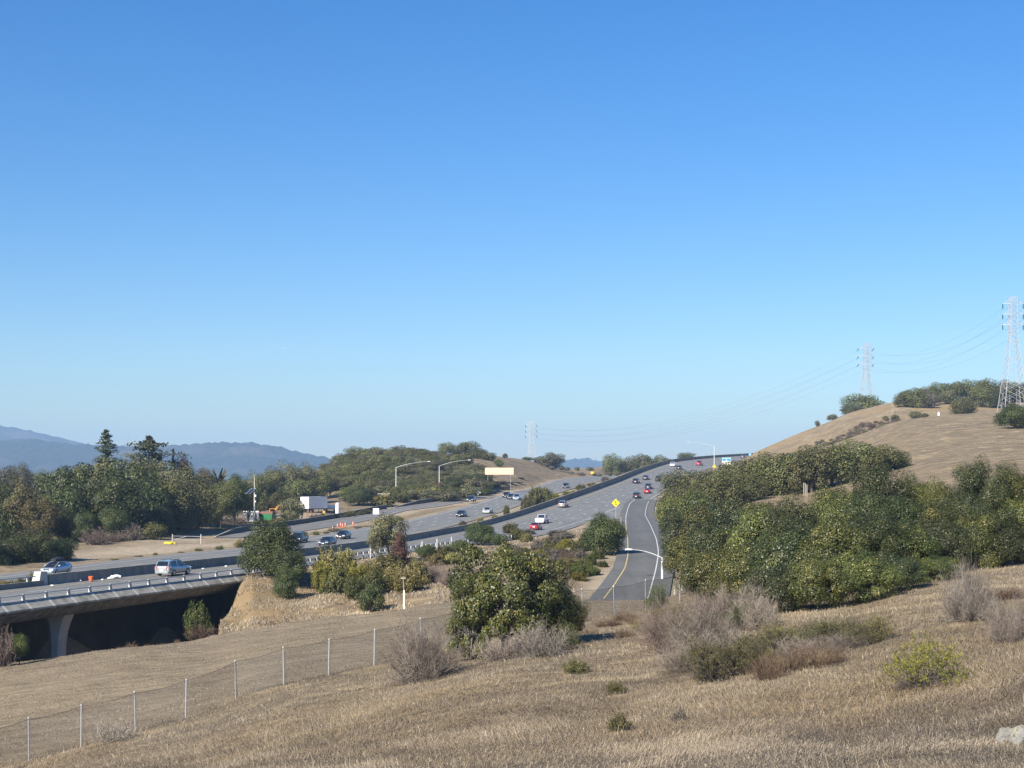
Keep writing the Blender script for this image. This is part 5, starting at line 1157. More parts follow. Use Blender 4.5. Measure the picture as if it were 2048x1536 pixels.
# dark oaks between the ramp and the hill
for px, D, w, top, lb in ((1372, 260, 84, 946, 'oak at the left end of the dark row, touching the freeway edge'), (1425, 262, 70, 944, 'oak second from the freeway in the dark row'), (1462, 268, 70, 930, 'oak third from the freeway in the dark row'), (1500, 276, 74, 922, 'oak fourth from the freeway in the dark row'), (1540, 284, 74, 914, 'oak in the dark row below the short fence posts'), (1580, 292, 78, 908, 'oak in the middle of the dark row under the dry hill'), (1622, 300, 78, 902, 'oak right of the middle in the dark row'), (1664, 306, 80, 893, 'oak with pale limbs in the dark row'), (1705, 312, 80, 889, 'tallest oak of the dark row under the hill'), (1748, 320, 70, 894, 'oak second from the right end of the dark row'), (1788, 326, 58, 905, 'oak at the right end of the dark row')):
    plant('oak', px, hit(px, np.interp(px, [1372, 1500, 1622, 1664, 1705, 1748, 1788], [992, 992, 985, 972, 962, 950, 938]), 150, 400), w * 1.3, top=top - 2, label=lb, leaf='oak_far')
for k, (px, D, w, top) in enumerate(((1400, 240, 80, 968), (1445, 245, 80, 960), (1490, 250, 80, 955), (1535, 258, 80, 950), (1580, 266, 76, 948), (1640, 285, 70, 940), (1690, 292, 70, 935), (1740, 300, 60, 930), (1352, 235, 60, 975))):
    plant('oak', px, D, w * 1.3, top=top - 3, label='lower oak filling the front of the dark row under the dry hill', group='lower oaks of the dark row', leaf='oak_far')
# ------------------------------------------------------------------ leafy mass on the right
R_ = [('mid', 1345, 205, 70, 985), ('mid', 1388, 190, 88, 972), ('mid', 1350, 165, 76, 1016), ('mid', 1410, 158, 104, 1000), ('mid', 1470, 152, 104, 990), ('mid', 1530, 148, 110, 996), ('mid', 1366, 128, 104, 1058), ('near', 1438, 116, 140, 1030), ('near', 1520, 112, 140, 1012),
      ('near', 1592, 108, 130, 1000), ('mid', 1648, 122, 100, 968), ('near', 1698, 104, 112, 968), ('near', 1762, 99, 132, 918), ('near', 1822, 101, 84, 946), ('near', 1868, 101, 96, 952), ('near', 1912, 104, 80, 975), ('near', 1962, 97, 116, 912), ('near', 2020, 99, 112, 926), ('near', 2085, 98, 130, 935),
      ('near', 1790, 95, 120, 985), ('near', 1845, 96, 110, 998), ('near', 1905, 97, 110, 992), ('near', 1965, 95, 110, 985), ('near', 2035, 96, 120, 992), ('near', 1740, 94, 110, 975), ('near', 1425, 99, 140, 1092), ('near', 1505, 93, 150, 1078), ('near', 1585, 89, 150, 1052), ('near', 1668, 88, 150, 1030), ('near', 1745, 88, 140, 1020), ('near', 1815, 89, 120, 1035), ('near', 1880, 91, 120, 1032), ('near', 1945, 92, 120, 1015), ('near', 2020, 92, 140, 1050),
      ('near', 1560, 80.5, 150, 1128), ('near', 1640, 78.5, 140, 1112), ('near', 1725, 79, 150, 1098), ('near', 1795, 82, 110, 1110), ('near', 1870, 86, 110, 1108)]
NAMED = {12: 'tallest leafy tree of the right-hand mass, its crown rising over the dry slope', 16: 'leafy tree with the thin upright crown at the right edge against the hill', 34: 'leafy tree at the front left of the right-hand mass above the grey brush', 36: 'broad leafy tree in the front middle of the right-hand mass', 10: 'leafy tree whose crown top shows beside the short fence posts', 6: 'leafy tree leaning over the right edge of the ramp'}
for i, (kd, px, D, w, top) in enumerate(R_):
    lf = ('toyon', 'toyon', 'toyon_dark', 'toyon', 'toyon_dark')[i % 5] if px < 1850 else ('toyon_dark', 'oak_grey' if False else 'toyon_dark', 'toyon')[i % 3]
    if i in NAMED: plant(kd, px, D, w, top=top, label=NAMED[i], leaf=lf, bark='palebark')
    else: plant(kd, px, D, w, top=top, label='glossy olive-green leafy tree packed in the mass right of the ramp', group='leafy trees right of the ramp', leaf=lf, bark='palebark')
# ------------------------------------------------------------------ meadow plants in front
plant('airy', 1010, 82, 240, top=1074, label='leafy rounded tree standing alone in the middle of the meadow', leaf='toyon', bark='palebark', v=0)
plant('airy', 1098, 84, 160, top=1120, label='right half of the leafy clump, a lower tree against the lone one', leaf='toyon', bark='palebark', v=1)
plant('airy', 940, 81, 110, top=1150, label='low leafy tree at the left foot of the lone meadow tree', leaf='toyon', bark='palebark', v=1)
plant('barelow', 1085, 76.5, 150, h=75, label='heap of bleached dead branches under the right of the lone meadow tree', cat='brush pile', leaf='pale', name='brush_pile', v=0)
plant('barelow', 1010, 77, 120, h=58, label='tangle of dead branches under the left of the lone meadow tree', cat='brush pile', leaf='grey', name='brush_pile', v=1)
plant('near', 1140, 83, 74, top=1186, label='low leafy growth spreading right from the lone meadow tree', cat='shrub', leaf='toyon', name='shrub', v=1)
plant('brush', 1135, 79, 50, h=66, label='leafy sprout at the right foot of the lone meadow tree', cat='shrub', leaf='green')
d = hit(850, 1362); plant('bare', 848, d, 150, top=1226, label='big bare grey shrub with knotted stems by the fence', cat='shrub', leaf='grey', v=0)
plant('barelow', 845, d - .3, 118, h=72, label='knotted dead stems at the base of the big bare shrub', cat='brush pile', leaf='pale', name='brush_pile', v=1)
GR = 'grey brush in the meadow'
for k, (px, base, w, top, lf) in enumerate(((1345, 1305, 130, 1196, 'purple'), (1405, 1310, 150, 1185, 'grey'), (1470, 1255, 140, 1158, 'grey'), (1430, 1262, 120, 1170, 'purple'), (1522, 1262, 80, 1182, 'grey'), (1375, 1342, 130, 1252, 'grey'), (1310, 1290, 70, 1222, 'purple'))):
    plant('bare', px, hit(px, base), w, top=top, label='bare grey bush in the thicket right of the fence end', cat='shrub', group=GR, leaf=lf)
for k, (px, b_, w, h) in enumerate(((1480, 1318, 130, 68), (1545, 1312, 130, 58), (1610, 1314, 130, 50), (1395, 1300, 120, 80), (1670, 1302, 120, 46), (1725, 1292, 100, 44))):
    plant('brushbare' if k % 2 else 'bare', px, hit(px, b_), w, h=h, label='grey-olive brush joining the thicket with the sage bushes', cat='shrub', group='grey-olive brush of the thicket', leaf='olive' if k % 2 else 'grey')
plant('brushbare', 1430, hit(1430, 1362), 150, h=92, label='grey-green sage bush at the front of the thicket', cat='shrub', leaf='olive')
plant('brushbare', 1500, hit(1500, 1345), 120, h=75, label='grey sage bush just right of the front one', cat='shrub', leaf='olive')
plant('brush', 1488, hit(1488, 1262), 80, h=70, label='dark green bush hidden inside the grey thicket', cat='shrub', leaf='oak')
plant('brush', 1316, 104, 48, h=62, label='green leafy bush at the fence end by the ramp', cat='shrub', leaf='green')
for k, (px, base, w, h) in enumerate(((1285, 1262, 40, 26), (1318, 1240, 30, 24), (1300, 1275, 36, 26), (1345, 1228, 24, 18))):
    plant('brush', px, hit(px, base), w, h=h * 1.3, label='yellow flowering tuft at the left side of the grey thicket', cat='shrub', group='yellow tufts by the thicket', leaf='yellow')
for k, (px, base, w, h) in enumerate(((1575, 1345, 110, 62), (1630, 1335, 100, 58), (1535, 1362, 90, 56), (1668, 1325, 70, 44))):
    plant('barelow', px, hit(px, base), w, h=h, label='dark brown dead brush bending over right of the grey thicket', cat='shrub', group='dark brown brush', leaf='brown')
for k, (px, base, w, h, lf) in enumerate(((1560, 1300, 70, 46, 'ygreen'), (1640, 1290, 80, 44, 'olive'), (1690, 1285, 70, 44, 'olive'), (1752, 1282, 56, 46, 'yellow'), (1605, 1300, 60, 40, 'olive'))):
    plant('brushbare', px, hit(px, base), w * 1.35, h=h * 1.2, label='low sage bush with a yellowish top behind the dark brown brush', cat='shrub', group='low sage bushes', leaf=lf)
plant('brush', 1850, hit(1850, 1376), 158, h=104, label='yellow-green brush dome on bare stems, alone in the right meadow', cat='shrub', leaf='ygreen', v=0)
plant('bare', 1938, hit(1938, 1242), 110, top=1110, label='tall pale grey bare bush in front of the right tree mass', cat='shrub', leaf='pale', v=1)
for k, (px, base, w, h) in enumerate(((2015, 1285, 90, 95), (2060, 1270, 100, 100), (2000, 1250, 70, 60), (1985, 1232, 60, 50))):
    plant('bare', px, hit(px, base), w, h=h, label='grey bare bush in the clump at the right edge of the meadow', cat='shrub', group='grey bushes at the right edge', leaf='grey')
plant('bare', 2010, hit(2010, 1200), 80, h=34, label='reddish low brush behind the grey bushes at the right edge', cat='shrub', leaf='brown')
plant('weed', 2022, hit(2022, 1222), 24, h=20, label='small yellow tuft among the grey bushes at the right edge', cat='shrub', leaf='yellow')
for px, base, w, h, lb in ((1153, 1347, 56, 34, 'small green weed below the lone meadow tree'), (1238, 1462, 48, 42, 'small olive weed low in the middle of the meadow'), (1232, 1390, 40, 34, 'thin green sprig between the two small weeds'), (1358, 1442, 36, 32, 'dry brownish weed near the middle of the meadow')):
    plant('weed', px, hit(px, base), w, h=h, label=lb, cat='weed', leaf='dry' if 'dry' in lb else 'olive')
plant('barelow', 232, hit(232, 1482), 110, h=48, label='fallen dead branch with curled twigs against the fence', cat='dead branch', leaf='pale', name='dead_branch', v=0)
for k in range(16):
    px = rs.uniform(1130, 1330); base = rs.uniform(1236, 1275)
    plant('barelow', px, hit(px, base), rs.uniform(30, 60), h=rs.uniform(14, 26), label='dry reddish weeds along the fence before the ramp', cat='weed', group='dry weeds along the fence', leaf=rs.choice(['brown', 'purple', 'brown']))
# ------------------------------------------------------------------ power line pylons
m_lat = plain('galvanised_lattice_steel', (.42, .43, .44), .5, metal=.3, var=(.55, .56, .57), vscale=.8)
m_ins = plain('dark_glass_insulator', (.035, .04, .05), .3)
m_cab = plain('grey_power_cable', (.22, .23, .25), .5, metal=.3)
def pylon(px, D, zb, H, label, rz=0.0, body_foot=4.3, r=.085, insul_tilt=0.0):
    x = pxX(px, D); t = tag(empty('pylon', (x, D, zb), rz), label, 'pylon')
    zw = H * .655; hwT = 1.05; hwW = 1.25
    def hw(z): return body_foot + (hwW - body_foot) * (z / zw) ** .92 if z < zw else hwW + (hwT - hwW) * (z - zw) / (H - zw)
    lv = [0, .115, .20, .275, .345, .41, .47, .525, .575, .62, .655, .70, .745, .79, .835, .88, .925, .965, 1.0]; Z = [H * a for a in lv]
    C = lambda z: [Vector((sx * hw(z), sy * hw(z), z)) for sx, sy in ((-1, -1), (1, -1), (1, 1), (-1, 1))]
    legs = [MB() for _ in range(4)]; br_ = MB()
    for k in range(len(Z) - 1):
        a, b = C(Z[k]), C(Z[k + 1])
        for i in range(4):
            legs[i].bar(a[i], b[i], r * 1.25, r * 1.25, 4)
            j = (i + 1) % 4; br_.bar(a[i], b[j], r * .62, None, 4); br_.bar(a[j], b[i], r * .62, None, 4)
            if k in (2, 5, 8, 10, 13, 17): br_.bar(b[i], b[j], r * .7, None, 4)
            if k < 2: m0 = (a[i] + a[j]) / 2; m1 = (b[i] + b[j]) / 2; br_.bar(m0, m1, r * .5, None, 4)
    for l in legs: l.build('leg', m_lat, t)
    br_.build('bracing', m_lat, t)
    arm = []
    for za in (.945, .855, .765):
        z = H * za
        for s in (-1, 1):
            A = MB(); tip = Vector((s * 3.5, 0, z - .15)); w_ = hw(z)
            for sy in (-1, 1):
                A.bar((s * w_, sy * w_, z - .1), tip, r * .7, None, 4); A.bar((s * w_, sy * w_, z + 1.3), tip + Vector((0, 0, .08)), r * .6, None, 4)
            A.bar((s * w_, 0, z - .1), (s * (w_ + 1.2), 0, z + .75), r * .5, None, 4)
            o = A.build('crossarm', m_lat, t)
            end = tip + Vector((insul_tilt * 1.1, 0, -1.65 if not insul_tilt else -1.2))
            ip = [tip + (end - tip) * f for f in np.linspace(.04, 1, 12)]
            MB().tube(ip, [.13 if i % 2 else .19 for i in range(12)], 8).build('insulator', m_ins, t)
            arm.append(Matrix.Rotation(rz, 3, 'Z') @ end + Vector((x, D, zb)))
    return arm
def gzp(px, D): return gz(pxX(px, D), D)
TWR = pylon(2026, 525, rowZ(828, 525), 40.0, 'largest lattice pylon on the hilltop at the right edge, nearest of the three')
TWM = pylon(1733, 705, rowZ(861, 705), 40.0, 'middle-sized lattice pylon rising behind the hill crest oak', rz=.10, insul_tilt=-.9)
TWF = pylon(1062.5, 950, rowZ(842.6, 950) - 36, 36.0, 'small distant lattice pylon on the land beyond the bare hills', rz=.05, r=.11)
nxt = [Vector(p) + Vector((120, -260, 14)) for p in TWR]
def cable(a, b, sag, label, group):
    n = 28; P_ = []
    for i in range(n + 1):
        f = i / n; p = a.lerp(b, f); P_.append((p.x, p.y, p.z - sag * 4 * f * (1 - f)))
    o = MB().tube([Vector(p) - a for p in P_], .024, 5).build('power_cable', m_cab); o.location = a
    tag(o, label, 'power cable', group)
for k in range(6):
    cable(TWR[k], TWM[k], 7.5, 'power cable sagging between the largest pylon and the middle one', 'cables between the two right pylons')
    cable(TWM[k], TWF[k], 14, 'faint power cable running from the middle pylon to the distant small one', 'cables to the distant pylon')
    cable(TWR[k], nxt[k], 4, 'power cable leaving the largest pylon out of the picture', 'cables leaving the right edge')

# ------------------------------------------------------------------ street lamps
def lamp(px, D, row_foot, row_top, arm_px, rise_px, label, side=1):
    x = pxX(px, D); z0 = gz(x, D) - .1; zt = rowZ(row_top, D); H = zt - z0; L = arm_px / F * D; up = rise_px / F * D
    t = tag(empty('street_lamp', (x, D, z0)), label, 'street lamp')
    MB().tube([(0, 0, 0), (0, 0, H * .5), (0, 0, H)], [.14, .12, .09], 10).build('pole', m_pole, t)
    MB().box((0, 0, .12), (.42, .42, .24)).build('base', m_clight, t)
    pts = [(side * L * f, 0, H + up * (1 - (1 - f) ** 2.0)) for f in np.linspace(0, .93, 9)]
    MB().tube([(0, 0, H - .35)] + pts, [.08] + [.06 - .0045 * i for i in range(9)], 8).build('arm', m_pole, t)
    MB().loft([[(side * (L * .90 + d), -w_, H + up - .05), (side * (L * .90 + d), w_, H + up - .05), (side * (L * .90 + d), w_ * .7, H + up + h_), (side * (L * .90 + d), -w_ * .7, H + up + h_)] for d, w_, h_ in ((0, .09, .07), (.25, .17, .11), (.65, .16, .10), (.8, .08, .06))]).build('lamp_head', m_pole, t)
    return t
lamp(792, 430, 1003, 935, 70, 12, 'grey street lamp with a long arm, left of the two above the exit lane')
lamp(878.5, 446, 995, 932, 64, 12, 'grey street lamp with a long arm, right of the two above the exit lane')
lamp(1428.5, 590, 948, 893, 55, 9, 'thin street lamp by the crest reaching left, with a yellow diamond sign', side=-1)
lamp(1324.5, 163, 1170, 1116, 66, 17, 'white street lamp pole whose arm curves over the ramp', side=-1)
# camera and sensor pole with solar panels
D = 324; x = pxX(509, D); z0 = gz(x, D) - .1; H = rowZ(952, D) - z0
t = tag(empty('solar_pole', (x, D, z0)), 'tall white pole with two tilted solar panels behind the round oak', 'pole')
MB().tube([(0, 0, 0), (0, 0, H * .6), (0, 0, H)], [.17, .14, .07], 10).build('pole', m_wpost, t)
m_pv = plain('dark_blue_solar_cells', (.02, .035, .075), .15, spec=.8, coat=.6); m_pvf = plain('aluminium_panel_frame', (.66, .67, .68), .35, metal=.6)
zp = rowZ(982, D) - z0
for k in (0, 1):
    c = Vector((-.45 - .75 * k, -.15, zp)); ax = Vector((.62, 0, .55)).normalized() * .85; ay = Vector((.55, -.80, -.1)).normalized() * .34; nn = ax.cross(ay).normalized()
    q = [c - ax - ay, c + ax - ay, c + ax + ay, c - ax + ay]
    fo = MB().loft([[p - nn * .03 for p in q], [p + nn * .03 for p in q]]).build('solar_panel', m_pvf, t)
    q2 = [c - ax * .92 - ay * .86, c + ax * .92 - ay * .86, c + ax * .92 + ay * .86, c - ax * .92 + ay * .86]
    MB().loft([[p + nn * .031 for p in q2], [p + nn * .038 for p in q2]]).build('cells', m_pv, fo)
    MB().loft([[p - nn * .038 for p in q2], [p - nn * .031 for p in q2]]).build('cells', m_pv, fo)
MB().bar((-.1, -.1, zp - .1), (-1.2, -.1, zp - .1), .05).build('bracket', m_galv, t)
MB().box((.22, -.05, zp - 1.0), (.3, .3, .42)).build('camera_box', m_wsign, t)
MB().box((.2, -.1, zp - 2.2), (.26, .3, .3)).build('camera_box', m_wsign, t)

# ------------------------------------------------------------------ signs
def sheet(c, w, h, th=.03, rot=0.0, M=None):
    """upright sheet facing -Y, optionally turned in its own plane (45 degrees gives a diamond)"""
    q = [(-w / 2, -h / 2), (w / 2, -h / 2), (w / 2, h / 2), (-w / 2, h / 2)]; co, si = math.cos(rot), math.sin(rot)
    q = [(a * co - b_ * si, a * si + b_ * co) for a, b_ in q]
    return [[Vector((c[0] + a, c[1] - th / 2, c[2] + b_)) for a, b_ in q], [Vector((c[0] + a, c[1] + th / 2, c[2] + b_)) for a, b_ in q]]
def diamond(px, D, row_c, side, label, mark=None, face=m_yellow, post=m_timber, rz=0.0):
    x = pxX(px, D); z0 = gz(x, D) - .1; zc = rowZ(row_c, D) - z0
    t = tag(empty('road_sign', (x, D, z0), rz), label, 'road sign')
    MB().box((0, .08, (zc + side * .6) / 2), (.11, .09, zc + side * .6)).build('post', post, t)
    p = MB().loft(sheet((0, 0, zc), side, side, .03, math.pi / 4)).build('sign_panel', face, t)
    if mark == 'merge':
        def poly(pts, y=-.024): return [[(a * side, y, zc + b_ * side) for a, b_ in pts], [(a * side, y + .008, zc + b_ * side) for a, b_ in pts]]
        MB().loft(poly([(-.045, -.42), (.045, -.42), (.045, .16), (-.045, .16)])).build('arrow', m_black, p)
        MB().loft(poly([(-.13, .15), (.13, .15), (0, .42)])).build('arrow_head', m_black, p)
        MB().loft(poly([(.15, -.40), (.22, -.34), (.07, -.10), (.045, -.20)], -.0245)).build('merging_stem', m_black, p)
    if mark == 'dot':
        MB().box((0, -.02, zc), (side * .16, .012, side * .16)).build('centre_mark', m_galv, p)
    return t
diamond(1231.5, 330, 1006, 1.26, 'yellow diamond merge sign with a black arrow left of the ramp', 'merge')
diamond(1428.5, 588.5, 933, 1.05, 'smaller yellow diamond sign in front of the far street lamp pole', post=m_pole)
diamond(956, 452, 985, 1.15, 'white diamond sign standing by the dark oaks above the exit lane', 'dot', m_wsign)
def board(name, px, D, row0, row1, w_px, m, label, cat='sign', posts=(0,), post=m_timber, z_off=0.0, rz=0.0):
    x = pxX(px, D); z0 = gz(x, D) - .1; za, zb = rowZ(row1, D) - z0, rowZ(row0, D) - z0; w = w_px / F * D
    t = tag(empty(name, (x, D, z0), rz), label, cat)
    for p in posts: MB().box((p * w, .07, (zb) / 2), (.10, .08, zb)).build('post', post, t)
    MB().loft(sheet((0, 0, (za + zb) / 2), w, zb - za, .04)).build('sign_panel', m, t)
    return t, w, za, zb
board('sign_board', 871.5, 430, 991.5, 1006, 9.5, m_back, 'bare metal back of a sign on a brown post at the nose of the exit', 'sign')
board('sign_board', 793, 429.2, 990.5, 999, 9, m_wsign, 'small white sign fixed on the left street lamp pole', 'sign')
board('sign_board', 752, 372, 1016.5, 1028.5, 12, m_wsign, 'white square sign by the ramp barrier, half behind the ragged tree', 'sign', post=m_galv)
t, w, za, zb = board('blank_signboard', 998.5, 470, 935.5, 949, 57, plain('blank_peach_board', (.86, .58, .38), .6, var=(.84, .55, .36), vscale=.4), 'long blank peach coloured signboard below the bare hill', 'signboard', (-.4, .4), m_galv)
MB().box((0, .07, za - .06), (w * .96, .06, .10)).build('frame_rail', m_timber, t)
# blue information sign near the crest: white border, blue band with small legend, white panel below
m_blue = plain('blue_sign_sheet', (.03, .25, .70), .4, var=(.025, .22, .62), vscale=3); m_pblue = plain('pale_blue_sign_sheet', (.22, .52, .84), .4)
t, w, za, zb = board('information_sign', 1453, 606, 915.5, 929, 18, m_wsign, 'blue and white information sign at the foot of the dry hill', 'sign', (-.28, .28), m_galv)
h = zb - za
for nm, c, ww, hh, m, d in (('blue_field', .75, .97, .44, m_pblue, .03), ('blue_band', .68, .90, .26, m_blue, .036)):
    MB().box((0, -d, za + h * c), (w * ww, .012, h * hh)).build(nm, m, t)
MB().box((0, -.044, za + h * .68), (w * .09, .01, h * .17)).build('white_legend', m_wsign, t)
board('sign_board', 1500, 690, 907, 911, 5, m_pblue, 'tiny pale blue sign over the crest by the foot of the hill', 'sign', post=m_galv)
o = board('sign_board', 1184.5, 690, 943.5, 947.5, 6, m_yellow, 'small yellow sign beside the far end of the oncoming lanes', 'sign', post=m_galv)
# dark T-shaped post left of the ramp (sign seen edge-on)
D = 268; x = pxX(1242, D); z0 = gz(x, D); zt = rowZ(1031, D) - z0
t = tag(empty('edge_sign', (x, D, z0)), 'dark T shaped sign post beside the round bush left of the ramp', 'sign post')
MB().box((0, 0, zt / 2), (.10, .10, zt)).build('post', m_timber, t); MB().box((0, 0, zt - .06), (.98, .10, .12)).build('crossbar', plain('brown_timber', (.13, .10, .08), .8), t)
# pale pole with a flat cap on the field edge
D = 133; x = pxX(808, D); z0 = gz(x, D) - .1; zt = rowZ(1157, D) - z0
t = tag(empty('marker_pole', (x, D, z0)), 'pale pole with a flat cap standing at the field edge', 'pole')
MB().box((0, 0, zt * .32), (.14, .12, zt * .64)).build('post', plain('cream_painted_post', (.70, .66, .56), .6), t); MB().bar((0, 0, zt * .6), (-.06, 0, zt), .045).build('upper_post', m_timber, t); MB().box((-.06, 0, zt + .03), (.42, .18, .07)).build('cap', m_clight, t)
# three-board white barricade and hydrant by the exit
D = 445; x = pxX(907.5, D); z0 = gz(x, D)
t = tag(empty('barricade', (x, D, z0)), 'white three-board barricade on the verge right of the second street lamp', 'barricade')
for k in range(3): MB().box((0, -.05, .55 + .42 * k), (1.35, .05, .24)).build('board', m_wsign, t)
for s in (-1, 1): MB().box((s * .5, 0, .8), (.09, .06, 1.7)).build('upright', m_wpost, t)
D = 440; x = pxX(882, D); t = tag(empty('hydrant', (x, D, gz(x, D))), 'small yellow hydrant by the foot of the second street lamp', 'hydrant')
MB().tube([(0, 0, 0), (0, 0, .1), (0, 0, .1), (0, 0, .75), (0, 0, .9)], [.28, .28, .2, .2, .08], 10).build('body', m_yellow, t); MB().bar((-.32, 0, .55), (.32, 0, .55), .1).build('outlets', m_yellow, t)
# orange delineators on the bare wedge
for k, (px, row, D) in enumerate(((675, 1057, 338), (681, 1055, 342), (685, 1057, 339), (690.5, 1055, 341), (706, 1053, 346), (665.5, 1064, 326))):
    D = hit(px, row, 290, 380); x = pxX(px, D); t = tag(empty('traffic_marker', (x, D, gz(x, D))), 'orange traffic post with a white band on the bare wedge above the dark hatchback' if k < 5 else 'white topped orange traffic post standing apart, lowest on the bare wedge', 'traffic post', 'orange traffic posts' if k < 5 else None)
    MB().box((0, 0, .04), (.45, .45, .08)).build('base', m_dark, t); MB().tube([(0, 0, .06), (0, 0, .6), (0, 0, 1.12)], [.13, .11, .07], 10).build('post', m_orange if k < 5 else m_wpost, t); MB().bar((0, 0, .62), (0, 0, .80), .116, .10, 10).build('band', m_wsign if k < 5 else m_orange, t)

# ------------------------------------------------------------------ the work yard
def wheel_at(par, c, r, wth=.26, axis='y'):
    W_ = MB(); a = Vector((0, 1, 0)) if axis == 'y' else Vector((1, 0, 0))
    W_.bar(Vector(c) - a * wth / 2, Vector(c) + a * wth / 2, r, r, 16); w = W_.build('wheel', m_tyre, par)
    MB().bar(Vector(c) - a * (wth / 2 + .01), Vector(c) + a * (wth / 2 + .01), r * .55, r * .55, 12).build('rim', m_rim, w)
YD = 372; x0 = pxX(603, YD); zb_ = rowZ(1023, YD)
t = tag(empty('box_trailer', (pxX(628, YD), YD, gz(pxX(628, YD), YD)), 1.126), 'large white box trailer with a grey shaded side parked in the work yard', 'trailer')
m_tr = plain('white_trailer_skin', (.80, .80, .79), .4, var=(.74, .74, .73), vscale=1.2)
MB().loft([[(-4.1, -1.2, .95), (4.1, -1.2, .95), (4.1, 1.2, .95), (-4.1, 1.2, .95)], [(-4.1, -1.2, 3.75), (4.1, -1.2, 3.75), (4.1, 1.2, 3.75), (-4.1, 1.2, 3.75)]]).build('box', m_tr, t)
for s in (-1, 1): MB().box((-4.13, s * .6, 2.3), (.05, 1.1, 2.4)).build('rear_door', m_tr, t)
MB().box((-4.16, 0, .8), (.12, 2.2, .2)).build('bumper', m_trim, t); MB().box((0, 0, .85), (8.0, 1.0, .18)).build('chassis', m_trim, t)
for xx in (-3.2, -2.1): 
    for s in (-1, 1): wheel_at(t, (xx, s * 1.0, .48), .48)
for s in (-1, 1): MB().box((3.2, s * .7, .42), (.14, .14, .9)).build('landing_leg', m_galv, t)
MB().loft(sheet((0, -1.215, 3.72), 8.2, .10, .03)).build('top_rail', m_galv, t)
# white flat-bed lorry to its right
D = 378; t = tag(empty('flatbed_truck', (pxX(661, D), D, gz(pxX(661, D), D)), -.35), 'white flat-bed truck parked at the right of the box trailer', 'truck')
MB().loft([[(-2.4, -.95, .75), (-.95, -.95, .75), (-.95, .95, .75), (-2.4, .95, .75)], [(-2.4, -.95, 1.35), (-.95, -.95, 1.35), (-.95, .95, 1.35), (-2.4, .95, 1.35)], [(-2.0, -.85, 2.15), (-.95, -.85, 2.15), (-.95, .85, 2.15), (-2.0, .85, 2.15)]]).build('cab', PAINT['white'], t)
MB().loft([[(-2.41, -.8, 1.38), (-1.0, -.965, 1.38), (-1.0, .965, 1.38), (-2.41, .8, 1.38)], [(-2.08, -.74, 2.02), (-1.05, -.87, 2.02), (-1.05, .87, 2.02), (-2.08, .74, 2.02)]]).build('windows', m_glass, t)
MB().box((1.1, 0, .82), (3.9, 1.95, .16)).build('flat_bed', m_galv, t); MB().box((.4, 0, 1.35), (1.5, 1.5, .85), taper=.9).build('load', m_wsign, t)
for xx in (-1.7, 1.7):
    for s in (-1, 1): wheel_at(t, (xx, s * .85, .42), .42)
D = 376; t = tag(empty('storage_tank', (pxX(675, D), D, gz(pxX(675, D), D))), 'white upright tank or cabinet at the right end of the yard', 'tank')
MB().tube([(0, 0, 0), (0, 0, .06), (0, 0, 2.55), (0, 0, 2.7)], [.5, .5, .5, .38], 18).build('body', m_tr, t); MB().bar((0, 0, 2.68), (0, 0, 2.85), .2, .2, 12).build('lid', m_wsign, t)
# worker-height orange topped post group by the trailer corner
for k, (px, D, hh, m, lb) in enumerate(((648, 362, 1.75, m_orange, 'orange and brown post standing before the right corner of the box trailer'), (622, 360, 1.6, plain('rust_red_post', (.28, .12, .085), .8), 'thin rust red post in front of the middle of the box trailer'), (614, 361, 1.2, plain('dull_red_post', (.22, .11, .09), .8), 'short dull red post below the left side of the box trailer'))):
    x = pxX(px, D); t = tag(empty('marker_post', (x, D, gz(x, D))), lb, 'post'); MB().box((0, 0, hh / 2), (.2 + .2 * (k == 0), .2, hh)).build('post', plain('brown_post_%d' % k, (.20, .12, .07), .8) if k == 0 else m, t)
    if k == 0: MB().box((0, 0, hh - .3), (.55, .32, .7)).build('orange_cover', plain('ochre_cover', (.62, .36, .06), .7), t)
# portable toilets on a trailer
D = 350; t = tag(empty('toilet_trailer', (pxX(503, D), D, gz(pxX(503, D), D)), .0), 'low white trailer carrying grey portable toilets beside the solar pole', 'trailer')
MB().box((0, 0, .48), (4.0, 1.9, .12)).build('deck', m_wsign, t)
for s in (-1, 1): wheel_at(t, (-.6, s * .85, .3), .3)
MB().bar((-2.0, 0, .45), (-3.0, 0, .40), .06).build('drawbar', m_wsign, t)
m_pt = plain('grey_toilet_plastic', (.15, .155, .17), .5, var=(.19, .195, .21), vscale=2); m_ptr = plain('white_toilet_roof', (.80, .81, .80), .45)
for k, (xx, yy) in enumerate(((-1.35, -.35), (-.55, .35), (.25, -.35), (1.15, .35))):
    p = tag(empty('portable_toilet', (pxX(503, D) + xx, D + yy, gz(pxX(503, D), D) + .54)), 'grey portable toilet with a white roof on the low trailer', 'portable toilet', 'portable toilets')
    MB().loft([[(-.52, -.5, 0), (.52, -.5, 0), (.52, .5, 0), (-.52, .5, 0)], [(-.5, -.48, 1.9), (.5, -.48, 1.9), (.5, .48, 1.9), (-.5, .48, 1.9)]]).build('cabin', m_pt, p)
    MB().loft([[(-.56, -.54, 1.9), (.56, -.54, 1.9), (.56, .54, 1.9), (-.56, .54, 1.9)], [(-.56, -.54, 2.0), (.56, -.54, 2.0), (.56, .54, 2.0), (-.56, .54, 2.0)], [(-.3, -.3, 2.22), (.3, -.3, 2.22), (.3, .3, 2.22), (-.3, .3, 2.22)]]).build('roof', m_ptr, p)
    dr = MB().box((0, -.515, .95), (.74, .03, 1.75)).build('door', m_pt, p); MB().box((0, -.535, 1.5), (.34, .02, .3)).build('notice', m_wsign, dr)
